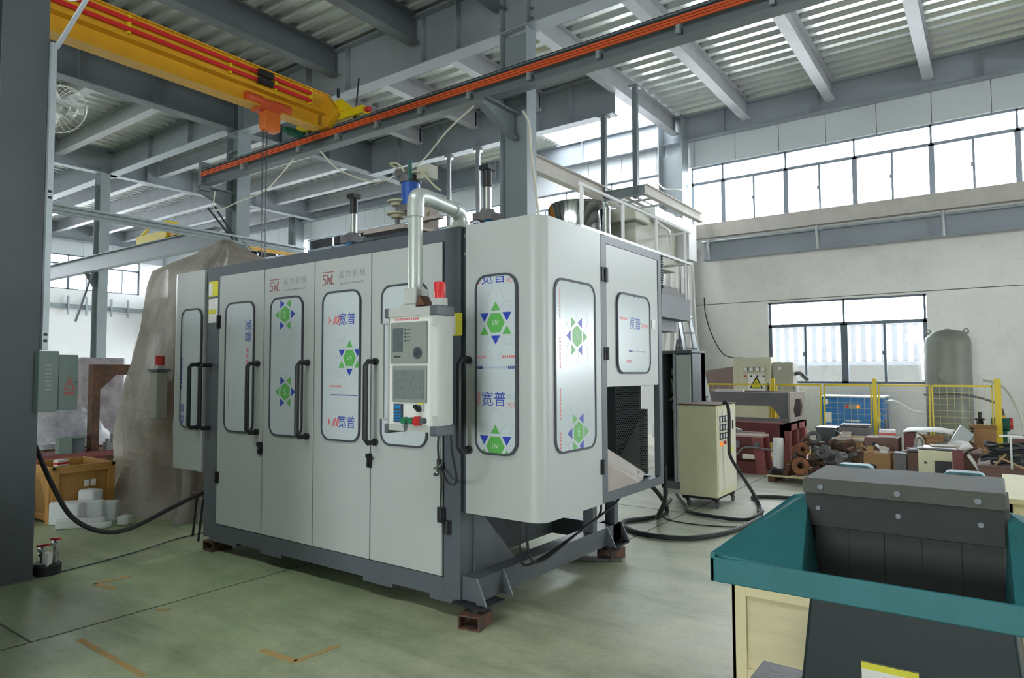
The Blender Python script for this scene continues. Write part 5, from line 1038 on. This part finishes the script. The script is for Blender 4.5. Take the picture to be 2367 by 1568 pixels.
for i_, (x_, y_, z_) in enumerate(((-2.18, 10.2, .3), (-2.36, 10.36, .36), (-2.02, 10.3, .45), (-1.8, 10.25, .34), (-2.28, 10.5, .55), (-1.68, 10.28, .44), (-2.52, 10.4, .22), (-1.66, 10.2, .22), (-1.8, 10.6, .5), (-2.1, 10.32, .4))):
    specs.append((('neck', 'flange', 'lug')[i_ % 3], x_, y_, z_, .065+.01*(i_ % 3), .05 if i_ % 3 == 1 else .14, ('rust', 'cast_grey', 'rust_orange', 'grey_prime')[i_ % 4], (rng.uniform(20, 90), rng.uniform(-30, 30), rng.uniform(0, 180)), names_[i_]))
for k, x, y, z, s, h, mt_, rt, lb in specs:
    m_ = flange(s, s*.55, h) if k == 'flange' else neck(s, s*.6, h) if k == 'neck' else lug(s)
    m_.xf(Matrix.Rotation(radians(rt[2]), 4, 'Z') @ Matrix.Rotation(radians(rt[1]), 4, 'Y') @ Matrix.Rotation(radians(rt[0]), 4, 'X'))
    zmin = min(v[2] for v in m_.v); 
    o_ = m_.build('iron_casting', mt_); o_.location = (x, y, max(z, .101-zmin) if z < .14 else z); tag(o_, lb, 'casting', 'rusty iron castings piled on the pallet')
def bx(name, label, cat, x0, x1, y0, y1, z0, z1, mat, rot=0, top=None, extra=None):
    t = thing(name, label, cat, ((x0+x1)/2, (y0+y1)/2, z0), rot, world=False); w, d, h = (x1-x0)/2, (y1-y0)/2, z1-z0
    MB().box(-w, w, -d, d, 0, h).build('body', mat, t, bevel=.006)
    if top == 'flaps':
        MB().obb((-w-.03, 0, h+.0), (.1, 2*d, .006), (0, .7, 0)).build('flap', mat, t); MB().obb((0, -d-.02, h-.01), (2*w, .09, .006), (-.9, 0, 0)).build('flap', mat, t)
    elif top == 'rim':
        MB().box(-w-.012, w+.012, -d-.012, -d, h-.03, h+.008).box(-w-.012, w+.012, d, d+.012, h-.03, h+.008).build('rim', 'paper', t)
    elif top == 'lid': MB().box(-w-.01, w+.01, -d-.01, d+.01, h, h+.02).build('lid', mat, t)
    elif top == 'stripe': MB().box(-w-.002, w+.002, -d-.002, d+.002, h*.3, h*.62).build('stripe', 'red_btn', t)
    elif top == 'hole': MB().cyl((-w*.4, -d-.003, h*.55), (-w*.4, -d+.02, h*.55), h*.14, 12).build('hand_hole', 'black_metal', t)
    elif top == 'window': MB().box(-w*.15, w*.85, -d-.004, -d+.02, h*.3, h*.75).build('opening', 'black_metal', t)
    elif top == 'plates':
        for i in range(3): MB().obb((.02*i-.02, 0, h+.012+.014*i), (2*w*.9, 2*d*.8, .01), (0, 0, .25*i-.2)).build('loose_plate', 'grey_prime', t)
    return t
def pedestal(label, x0, x1, y0, y1, h):
    return bx('work_table', label, 'table', x0, x1, y0, y1, 0, h, 'box_brown', top='lid')
bx('wooden_box', 'tan board box with white rim right of the castings', 'box', -2.08, -1.66, 11.36, 11.86, 0, .57, 'cardboard_light', top='rim')
pedestal('low dark table under the stacked brown boxes', -1.62, -1.16, 10.9, 11.7, .40)
bx('carton', 'brown carton with hand hole, front lower of the stack', 'carton', -1.53, -1.2, 10.45, 10.85, 0, .47, 'cardboard', top='hole')
bx('carton', 'grey-brown carton with hand hole on the dark table', 'carton', -1.60, -1.17, 11.05, 11.5, .42, .63, 'box_brown', top='hole')
bx('carton', 'white carton with a red printed stripe on top of the stack', 'carton', -1.43, -1.22, 11.15, 11.4, .63, .74, 'paper', .1, 'stripe')
bx('parts_tray', 'dark metal tray with loose plates behind the castings', 'tray', -2.1, -1.66, 11.9, 12.3, 0, .7, 'grey_prime', top='plates')
bx('parts_tray', 'dark open metal box near the red base frame end', 'tray', -2.44, -2.14, 11.95, 12.4, 0, .66, 'machine_dark', top='lid')
bx('parcel', 'small white parcel on the tan board box', 'parcel', -2.0, -1.87, 11.5, 11.65, .57, .64, 'paper', .3, 'flaps')
bx('carton', 'small tan carton on the front brown carton', 'carton', -1.5, -1.42, 10.5, 10.6, .47, .54, 'cardboard_light', .2, 'flaps')
bx('carton', 'small white carton beside the small tan carton', 'carton', -1.32, -1.23, 10.5, 10.6, .47, .545, 'paper', -.2, 'flaps')
bx('motor', 'small grey electric motor right of the brown carton', 'motor', -1.14, -1.0, 10.3, 10.5, 0, .49, 'cast_grey', 0, 'lid')
bx('parts_tray', 'stacked dark trays left of the cream cabinet shell', 'tray', -1.02, -.87, 10.4, 10.7, 0, .51, 'box_brown', 0, 'plates')
bx('carton', 'red carton under the white plastic sheet', 'carton', -1.13, -1.0, 11.4, 11.7, 0, .68, 'red_oxide', 0, 'lid')
pedestal('dark table under the white plastic sheet', -.9, -.2, 10.9, 11.8, .46)
cy = thing('casting_clevis', 'pale curved clevis casting beside the red carton', 'casting', (-.9, 10.95, .46))
MB().tube([(-.95, 10.98, .46), (-.95, 10.98, .6), (-.93, 10.98, .66), (-.9, 10.98, .68), (-.87, 10.98, .66), (-.85, 10.98, .6), (-.85, 10.98, .46)], .02, 8).build('clevis_bow', 'alu', cy); MB().cyl((-.98, 10.98, .53), (-.82, 10.98, .53), .015, 8).build('clevis_pin', 'steel', cy)
bx('carton', 'worn brown carton under the white plastic sheet, right part', 'carton', -.86, -.66, 11.1, 11.4, .48, .68, 'cardboard', .25, 'flaps')
b = MB(); n = 18; V = []
for j in range(8):
    for i in range(n+1):
        u = i/n; V.append((-1.14+.62*u, 11.3+.7*j/7+.03*sin(u*9), .72+.03*sin(u*pi)+.004*sin(u*11+j)+(-.015 if j == 0 else 0)))
b.add(V, [(j*(n+1)+i, j*(n+1)+i+1, (j+1)*(n+1)+i+1, (j+1)*(n+1)+i) for j in range(7) for i in range(n)]); o_ = tag(b.build('plastic_cover', 'sheet_white'), 'bright white plastic sheet spread over the clutter', 'sheet'); o_.modifiers.new('thick', 'SOLIDIFY').thickness = .006
sh = thing('cabinet_shell', 'cream metal cabinet shell with dark rectangular opening', 'cabinet', (-.64, 10.2, 0))
MB().box(-.84, -.44, 10.0, 10.4, 0, .59).build('body', 'cream', sh, bevel=.006); MB().box(-.66, -.48, 9.985, 10.0, .30, .47).build('opening', 'black_metal', sh); MB().box(-.44, -.41, 9.96, 10.0, .25, .42).build('clip', 'white_plastic', sh); MB().cyl((-.76, 9.985, .44), (-.76, 10.0, .44), .015, 8).build('knob', 'black_metal', sh)
for i in range(3): tag(MB().obb((-.66+.04*i, 10.2+.05*i, .605+.016*i), (.4-.05*i, .25, .012), (0, 0, .15*i-.1)).build('steel_plate', ('grey_prime', 'alu', 'grey_prime_light')[i]), ('bottom dark plate lying on the cream cabinet shell', 'middle shiny plate lying on the cream cabinet shell', 'top pale plate lying on the cream cabinet shell')[i], 'plate')
tag(MB().box(-.46, -.38, 9.7, 9.72, 0, .65).box(-.38, -.35, 9.69, 9.73, 0, .65).build('door_leaf', 'red_oxide'), 'dark brown panel with tan edge standing beside the cream shell', 'panel')
for i, (x, y, z, s, m_, lb) in enumerate(((-.6, 11.2, .5, .16, 'grey_prime_light', 'flat pale metal offcut left of the crumpled wrap'), (-.5, 11.0, .58, .2, 'grey_prime', 'dark metal offcut sloping on the clutter pile'), (-.36, 11.1, .55, .14, 'rust', 'rusty metal offcut at the right of the clutter pile'), (-.42, 11.3, .66, .2, 'alu', 'bright thin strip poking up from the clutter pile'))): tag(MB().obb((x, y, z), (s*2, s, .02), (.3*i, .2-.25*i, .4*i)).build('metal_offcut', m_), lb, 'offcut')
b = MB().lathe([(.0, 0), (.12, .01), (.15, .08), (.1, .15), (0, .17)], (-.45, 10.95, .48), 14)
rg = random.Random(2); b.v = [(x+rg.uniform(-.03, .03), y+rg.uniform(-.03, .03), z+rg.uniform(-.02, .02)) for x, y, z in b.v]; tag(b.build('plastic_wrap_bundle', 'sheet_white'), 'crumpled white plastic wrap right of the plates', 'wrap')
bx('carton', 'tall tan carton by the thick yellow post', 'carton', -.3, -.02, 12.2, 12.6, 0, .77, 'cardboard', 0, 'flaps')
bx('carton', 'dark brown carton with white flap at the right frame edge', 'carton', .12, .5, 11.5, 11.9, 0, .7, 'box_brown', 0, 'rim')
bx('carton', 'brown carton half hidden behind the black hose pile', 'carton', -.16, .2, 10.75, 11.1, 0, .55, 'cardboard', .1, 'flaps')
hpt = pedestal('low table under the black hose pile', -.2, .6, 9.4, 10.0, .5)
for k in range(7):
    rk = random.Random(30+k); cx, cyy, R = .1+rk.uniform(-.08, .1), 9.6+rk.uniform(-.06, .06), .16+.02*rk.random()
    pts = [(cx+R*1.2*cos(t), cyy+R*.7*sin(t), .55+.032*k+.02*sin(3*t+k)) for t in [2*pi*i/26 for i in range(26)]]
    tag(MB().tube(pts, .016, 7, closed=True).build('hose_coil', ('black_rubber', 'gasket')[k % 2]), 'black hose coil %s in the pile at the right frame edge' % ('lying lowest', 'second from the bottom', 'third from the bottom', 'in the middle', 'third from the top', 'second from the top', 'lying topmost')[k], 'hose', 'coils of the black hose pile')
for i, (p, q, lb) in enumerate((((-.08, 9.45, .48), (.06, 9.4, .66), 'tan stick leaning left on the black hose pile'), ((.0, 9.42, .62), (.42, 9.3, .42), 'tan stick sloping down right before the black hose pile'))): tag(MB().bar(p, q, .018, .018).build('wooden_stick', 'cardboard_light'), lb, 'stick')
tag(MB().bar((-.3, 9.7, .6), (-.2, 9.65, .44), .04, .02).bar((-.2, 9.65, .44), (-.2, 9.65, .0), .05, .03).build('white_plank', 'paper'), 'short white plank leaning left of the black hose pile', 'plank')
tag(MB().box(.0, .22, 9.35, 9.37, .86, .88).box(.1, .12, 9.355, 9.37, .5, .86).build('tee_handle', 'steel'), 'steel T handle rod rising above the black hose pile', 'tool')
p = thing('pump', 'dark pump with red end behind the right fence panel', 'pump', (.08, 13.9, 0)); MB().cyl((-.1, 13.9, .7), (.16, 13.9, .7), .11, 16).box(-.05, .12, 13.8, 14, 0, .6).build('casing', 'motor_green', p); MB().cyl((.16, 13.9, .72), (.2, 13.9, .72), .1, 14).build('end_cover', 'red_btn', p)
p = thing('pump', 'dark valve assembly behind the fence right of the tank', 'pump', (-.25, 14, 0)); MB().cyl((-.25, 14, 0), (-.25, 14, .75), .05, 12).cyl((-.4, 14, .6), (-.1, 14, .6), .06, 12).lathe([(.03, 0), (.09, .02), (.03, .05), (.03, .15)], (-.25, 14, .75), 14).build('valve_body', 'black_metal', p)

# ------------------------------------------------------------------ left side: box on the column, valve, cable, crate, tarp
ch_ = thing('cable_channel', 'galvanised cable channel fixed along the foreground column', 'channel', (-6.12, 2.14, 1.79))
MB().box(-6.16, -6.10, 2.118, 2.16, 1.79, 4.28).build('channel_body', 'galv', ch_); 
for z in (1.85, 1.9, 3.0, 3.05): MB().box(-6.10, -6.095, 2.125, 2.15, z, z+.02).build('slot', 'black_metal', ch_)
MB().bar((-6.12, 2.16, 4.25), (-5.9, 2.3, 4.68), .04, .012).bar((-5.9, 2.3, 4.68), (-6.3, 2.3, 4.78), .05, .012).build('stay_bracket', 'galv', ch_)
eb = thing('electrical_box', 'grey-green electrical box with red warning triangle on the foreground column', 'box', (-6.15, 2.22, 1.3))
MB().box(-6.3, -6.06, 2.085, 2.225, 1.30, 1.78).build('box_body', 'elec_green', eb, bevel=.004); MB().box(-6.3, -6.05, 2.225, 2.36, 1.31, 1.752).build('box_body', 'elec_green', eb, bevel=.004)
X0 = -6.05
def tri(ax, cy, z, s): return [(cy-s*.8, z-s), (cy+s*.8, z-s), (cy, z+s)]
MB().ring(tri(0, 2.30, 1.52, .055), tri(0, 2.30, 1.513, .036), 'x', X0, X0+.002).build('warning_mark', 'warn_red', eb)
b = MB().prism([(2.302, 1.535), (2.292, 1.512), (2.298, 1.512), (2.296, 1.49), (2.307, 1.515), (2.3, 1.515)], 'x', X0, X0+.002)
for i in range(4): b.box(X0, X0+.002, 2.262+.02*i, 2.277+.02*i, 1.43, 1.452)
b.build('warning_mark', 'warn_red', eb)
b = MB()
for i in range(7): b.box(-6.06, -6.0588, 2.13, 2.175, 1.66-.032*i, 1.674-.032*i)
b.build('notice_lettering', 'panel_grey', eb)
MB().cyl((-6.052, 2.345, 1.53), (-6.04, 2.345, 1.53), .008, 8).build('lock', 'motor_green', eb)
vb = thing('valve_stand', 'red-handled valves on a black base beside the foreground column', 'valve', (-6.25, 2.25, 0))
MB().lathe([(.0, 0), (.10, 0), (.10, .07), (.085, .09), (0, .09)], (-6.22, 2.24, 0), 22).build('base', 'black_rubber', vb)
for (x, y, hz, a) in ((-6.25, 2.22, .22, .3), (-6.17, 2.28, .27, .1)):
    MB().cyl((x, y, .08), (x, y, hz), .016, 10).lathe([(.016, 0), (.03, .01), (.03, .03), (.016, .04)], (x, y, .13), 12).cyl((x-.05, y, hz-.04), (x+.05, y, hz-.04), .022, 10).build('valve_body', 'steel', vb)
    MB().obb((x+.03, y-.01, hz+.01), (.13, .02, .016), (0, -.15, a)).build('lever', 'red_btn', vb)
MB().obb((-6.16, 2.22, .12), (.06, .04, .12), (0, .1, .3)).build('valve_tag', 'paper', vb)
hose('power_cable', 'thick black cable sagging from the foreground column to the machine', [(-6.6, 2.2, 1.15), (-6.525, 2.25, .966), (-6.335, 2.3, .691), (-6.2, 2.4, .425), (-6.044, 2.55, .301), (-5.958, 2.75, .296), (-6.0, 3.15, .411), (-5.98, 3.45, .505), (-5.86, 3.6, .5)], .019)
hose('floor_wire', 'thin grey wire running along the floor from the valve base', [(-6.15, 2.27, .008), (-6.2, 2.6, .006), (-6.3, 3.0, .006), (-6.45, 3.4, .006), (-6.5, 3.8, .006)], .005, 'gasket')
stl = thing('stool', 'small stool with bent dark tube legs beside the machine corner', 'stool', (-6.2, 3.6, 0))
for (x, y) in ((-6.45, 3.57), (-6.22, 3.50), (-6.4, 3.8), (-6.15, 3.75)): MB().tube(catmull([(x, y, 0), (x+.02, y+.01, .2), (x+.03, y+.02, .36), (x+.06, y+.02, .41), (x+.12, y+.03, .42)]), .012, 8).build('leg', 'handle_black', stl)
MB().prism(rrect(-6.43, -6.05, 3.5, 3.86, .05), 'z', .42, .445).build('seat', 'dark_wood', stl)

cl = thing('wooden_crate', 'open brown wooden crate with foam packing before the draped machine', 'crate', (-8.6, 3.3, 0))
def brd(x0, x1, y0, y1, z0, z1, m_='crate_wood', n_='board'): return MB().box(x0, x1, y0, y1, z0, z1).build(n_, m_, cl, bevel=.003)
brd(-8.22, -8.205, 2.97, 3.6, .03, .6); brd(-9.0, -8.985, 2.97, 3.6, .03, .6); brd(-9.0, -8.2, 2.97, 2.985, .03, .6); brd(-9.0, -8.2, 3.585, 3.6, .03, .6); brd(-9.0, -8.2, 2.97, 3.6, .02, .04)
for (y0, y1) in ((2.97, 3.04), (3.53, 3.6)): brd(-8.205, -8.18, y0, y1, .0, .6, 'crate_frame', 'batten')
brd(-8.205, -8.18, 3.04, 3.53, .52, .6, 'crate_frame', 'batten'); brd(-8.205, -8.18, 3.04, 3.53, .03, .1, 'crate_frame', 'batten')
for (x0, x1) in ((-8.28, -8.2), (-9.0, -8.92)): brd(x0, x1, 2.948, 2.97, 0, .6, 'crate_frame', 'batten')
brd(-8.92, -8.28, 2.948, 2.97, .52, .6, 'crate_frame', 'batten'); brd(-8.92, -8.28, 2.948, 2.97, .03, .1, 'crate_frame', 'batten')
MB().box(-8.179, -8.177, 3.28, 3.33, .36, .43).box(-8.179, -8.177, 3.345, 3.40, .36, .43).box(-8.178, -8.176, 2.97, 3.0, .07, .12).build('paper_label', 'paper', cl)
for y in (2.985, 3.575): MB().box(-8.178, -8.172, y-.015, y+.02, .565, .6).build('corner_iron', 'black_metal', cl)
bx('leaflet_box', 'small white box with red print on the crate rim', 'box', -8.3, -8.22, 3.02, 3.14, .6, .67, 'paper', .2, 'stripe')
rgf = random.Random(9)
for i, (x, y, z, w, d, h, r_, lb) in enumerate(((-8.02, 3.06, .12, .34, .12, .24, .5, 'white foam block leaning at the left of the foam heap'), (-7.98, 3.2, .12, .42, .1, .24, .75, 'white foam slab standing in the middle of the foam heap'), (-7.95, 3.34, .11, .4, .1, .22, .7, 'white foam slab with rounded top at the heap right'), (-8.06, 3.3, .24, .2, .14, .2, .4, 'white foam chunk on top of the foam heap'), (-7.72, 3.12, .03, .5, .12, .06, .62, 'long thin white foam strip lying on the floor'), (-7.66, 3.2, .05, .14, .12, .1, .6, 'small white foam cube on the thin foam strip'), (-7.52, 3.42, .05, .12, .12, .1, .6, 'small white foam cube at the far end of the strip'), (-7.8, 3.03, .05, .3, .1, .1, .9, 'white foam offcut lying at the front of the heap'))):
    m_ = MB().obb((0, 0, 0), (w, d, h)); o_ = m_.build('foam_piece', 'foam', bevel=.02); o_.location = (x, y, h/2+.001 if z < .13 else z); o_.rotation_euler = (0, 0, r_); tag(o_, lb, 'foam', 'white foam packing pieces')
# crumpled clear bag left of the crate
def lump(c, rad, h, seed, mat, name, label, cat, n=22, m_=14, amp=.16, group=None):
    rg_ = random.Random(seed); ph = [rg_.uniform(0, 6) for _ in range(8)]; b = MB(); vs = []
    for j in range(m_+1):
        f_ = j/m_; rr_ = sin(pi*(.5+.5*f_))**.6 if f_ > .0 else 1
        for i in range(n):
            t = 2*pi*i/n; k = 1 + amp*(sin(3*t+ph[0]+2*f_)+.6*sin(7*t+ph[1]+5*f_)+.4*sin(11*t+ph[2]-7*f_))*.5
            vs.append((c[0]+rad[0]*rr_*k*cos(t), c[1]+rad[1]*rr_*k*sin(t), c[2]+h*f_))
    b.add(vs, [(j*n+i, j*n+(i+1) % n, (j+1)*n+(i+1) % n, (j+1)*n+i) for j in range(m_) for i in range(n)] + [tuple(range(m_*n, m_*n+n))])
    return tag(b.build(name, mat, ang=60), label, cat, group)
lump((-8.52, 2.78, 0), (.25, .14), .5, 3, 'clear_wrap', 'plastic_bag', 'crumpled clear plastic bag beside the crate and column', 'bag')
# background left: brown frame, wrapped goods, bench
bf = thing('steel_portal_frame', 'dark brown steel portal frame standing left of the draped machine', 'frame', (-11, 4.8, 0))
[MB().box(-11.1, -10.95, y_, y_+.11, .45, 1.58).build('portal_post', 'rust', bf) for y_ in (4.47, 5.31)]; MB().box(-11.1, -10.95, 4.47, 5.42, 1.58, 1.74).build('portal_beam', 'rust', bf)
MB().prism([(4.58, 1.58), (4.58, 1.36), (4.8, 1.58)], 'x', -11.1, -10.95).prism([(5.3, 1.58), (5.3, 1.36), (5.1, 1.58)], 'x', -11.1, -10.95).build('corner_gusset', 'rust', bf)
MB().box(-11.4, -10.8, 3.6, 5.6, .38, .45).build('bed_plate', 'red_oxide', bf)
for (x, y) in ((-11.3, 3.7), (-10.9, 3.7), (-11.3, 5.5), (-10.9, 5.5), (-10.9, 4.6)): MB().box(x-.05, x+.05, y-.05, y+.05, 0, .38).build('leg', 'red_oxide', bf)
vs_ = thing('bench_vice', 'small grey machine vice on the red-brown bed plate', 'vice', (-10.95, 4.72, .45)); MB().box(-11.0, -10.88, 4.66, 4.8, .45, .56).box(-10.98, -10.9, 4.68, 4.72, .56, .62).box(-10.98, -10.9, 4.75, 4.78, .56, .68).build('jaw', 'steel', vs_); MB().cyl((-10.94, 4.6, .52), (-10.94, 4.86, .52), .012, 8).build('screw', 'steel', vs_)
gb = thing('junction_box', 'small open grey metal box behind the wooden crate', 'box', (-10.9, 4.2, .45)); MB().box(-11.0, -10.85, 4.02, 4.18, .452, .68).build('door', 'elec_green', gb); MB().box(-11.0, -10.88, 4.18, 4.36, .45, .68).build('body', 'machine_dark', gb); MB().box(-11, -10.84, 4.17, 4.36, .665, .69).build('hood', 'elec_green', gb)
lump((-12.2, 4.55, .45), (.55, .6), .75, 6, 'wrap', 'wrapped_machine', 'silver plastic-wrapped machine part on the bench behind the electrical box', 'package', 26, 14, .22)
tag(MB().box(-12.6, -11.9, 4.2, 5.2, 0, .45).build('package_stand', 'dark_wood'), 'dark timber stand under the silver wrapped part', 'stand')
ws = thing('wrapped_stack', 'tall stack in reddish plastic wrap beside the slim column', 'package', (-14.1, 5.7, 0)); MB().box(-14.6, -13.6, 5.35, 6.1, 0.002, 1.88).build('stack_core', 'red_oxide_light', ws, bevel=.04); MB().box(-14.62, -13.58, 5.33, 6.12, .0, 1.9).build('stretch_wrap', 'wrap', ws, bevel=.04)
tag(MB().box(-16.0, -15.3, 7.3, 7.8, 0, .9).build('grey_carton', 'cab_grey', bevel=.01), 'pale grey carton under the portal frame in the background', 'carton')
for i in range(3): tag(MB().obb((-15.9+.25*i, 7.9, .78-.1*i), (.1, .05, 1.55-.2*i), (0, 0, 0)).build('plank', ('white_plastic', 'cardboard', 'dark_wood')[i]), ('white plank standing inside the portal frame', 'tan plank standing inside the portal frame', 'dark plank standing inside the portal frame')[i], 'plank')
tag(MB().prism([(3.9, 0), (4.9, 0), (4.5, 3.7), (4.2, 3.7)], 'x', -20.05, -19.9).build('dark_board', 'box_brown'), 'dark tapering board behind the electrical box on the left', 'board')
# curtain-like white sheet on the far end wall
# plastic-draped machine
dm = thing('draped_machine', 'tall machine draped in dusty plastic sheeting at the left', 'machine', (-8.0, 4.5, 0))
MB().box(-8.5, -7.3, 4.15, 5.1, 0, 1.5).box(-8.3, -7.5, 4.3, 5.0, 1.5, 2.6).build('machine_core', 'red_oxide_light', dm)
prof = [(0.0, (-8.98, -6.95), (3.8, 5.4)), (.12, (-8.95, -6.98), (3.84, 5.4)), (.5, (-8.8, -7.1), (3.88, 5.35)), (1.0, (-8.75, -7.15), (3.84, 5.3)), (1.5, (-8.7, -7.15), (3.86, 5.3)), (2.1, (-8.62, -7.2), (3.96, 5.25)), (2.6, (-8.6, -7.2), (4.04, 5.2)), (2.86, (-8.6, -7.2), (4.12, 5.2)), (2.95, (-8.5, -7.3), (4.25, 5.1)), (3.1, (-8.25, -7.6), (4.5, 5.0)), (3.25, (-8.05, -7.85), (4.68, 4.86)), (3.3, (-7.97, -7.93), (4.74, 4.8))]
n = 88; V = []; Fq = []; rt_ = random.Random(5); ph = [rt_.uniform(0, 6.28) for _ in range(12)]
rings = []
for a, c_ in zip(prof[:-1], prof[1:]):
    st_ = max(1, int((c_[0]-a[0])/.08))
    for q in range(st_): f_ = q/st_; rings.append((a[0]+(c_[0]-a[0])*f_,) + tuple((a[k][0]+(c_[k][0]-a[k][0])*f_, a[k][1]+(c_[k][1]-a[k][1])*f_) for k in (1, 2)))
rings.append(prof[-1])
for (z, (x0, x1), (y0, y1)) in rings:
    for i in range(n):
        t = 2*pi*i/n; c_, s_ = cos(t), sin(t); e = .32
        X = (x0+x1)/2 + (x1-x0)/2*math.copysign(abs(c_)**e, c_); Y = (y0+y1)/2 + (y1-y0)/2*math.copysign(abs(s_)**e, s_)
        low = max(0, 1-z/2.6); w = .03 + .05*low
        d = w*(sin(9*t+ph[0]+.6*z)+.7*sin(17*t+ph[1]-1.3*z)+.5*sin(29*t+ph[2]+2.1*z)) + .012*sin(23*t+7*z)
        if z < .2: d += .06*abs(sin(7*t+ph[3]))*(.2-z)/.2*2
        V.append((X + d*c_, Y + d*s_, max(.004, z)))
for j in range(len(rings)-1): Fq += [(j*n+i, j*n+(i+1) % n, (j+1)*n+(i+1) % n, (j+1)*n+i) for i in range(n)]
Fq.append(tuple(range((len(rings)-1)*n, len(rings)*n)))
MB().add(V, Fq).build('plastic_sheeting', 'tarp', dm, ang=70)
MB().box(-7.6, -7.44, 3.68, 3.80, 1.1, 1.62).build('control_column', 'cab_grey', dm, bevel=.008); MB().box(-7.62, -7.42, 3.66, 3.82, 1.62, 1.65).build('column_cap', 'machine_dark', dm)
MB().box(-7.56, -7.46, 3.70, 3.78, 1.65, 1.69).build('beacon_base', 'pendant_grey', dm); MB().lathe([(.05, 0), (.05, .095), (.04, .105), (0, .108)], (-7.51, 3.74, 1.69), 18).build('red_beacon', 'red_lamp', dm)

# ------------------------------------------------------------------ floor tape marks and small litter
def lmark(label, pts, w=.045):
    b = MB()
    for a, c_ in zip(pts[:-1], pts[1:]): b.bar((a[0], a[1], .0012), (c_[0], c_[1], .0012), w, .0016)
    tag(b.build('floor_tape', 'tape_orange', smooth=False), label, 'tape')
lmark('orange tape corner mark on the floor nearest the camera', [(-3.50, 2.36), (-3.20, 2.375), (-3.18, 2.66)])
lmark('faded orange tape corner mark near the foreground column', [(-5.60, 2.60), (-5.62, 2.34), (-5.36, 2.38)])
lmark('tiny orange tape dash on the floor between the corner marks', [(-4.65, 2.335), (-4.59, 2.40)], .04)
lmark('faint orange tape strip in the dark left floor area', [(-4.53, 1.815), (-3.7, 1.80)], .035)

# unseen blocker added left of the camera to shade the lower-left floor
im = thing('shadow_blocker', 'unseen grey cabinet-shaped shadow blocker added left of the camera', 'machine', (-5.2, .4, 0))
MB().box(-7.4, -4.0, .0, 1.12, .1, 2.2).build('body', 'machine_dark', im, bevel=.02); MB().box(-7.3, -4.1, .05, 1.05, 0, .1).build('plinth', 'black_metal', im)
for x_ in (-7.2, -5.65): MB().box(x_, x_+1.4, 1.12, 1.135, .25, 2.05).build('door', 'machine_grey', im, bevel=.004); MB().tube([(x_+1.3, 1.135, 1.0), (x_+1.3, 1.2, 1.0), (x_+1.3, 1.2, 1.4), (x_+1.3, 1.135, 1.4)], .014, 8).build('pull_handle', 'handle_black', im)
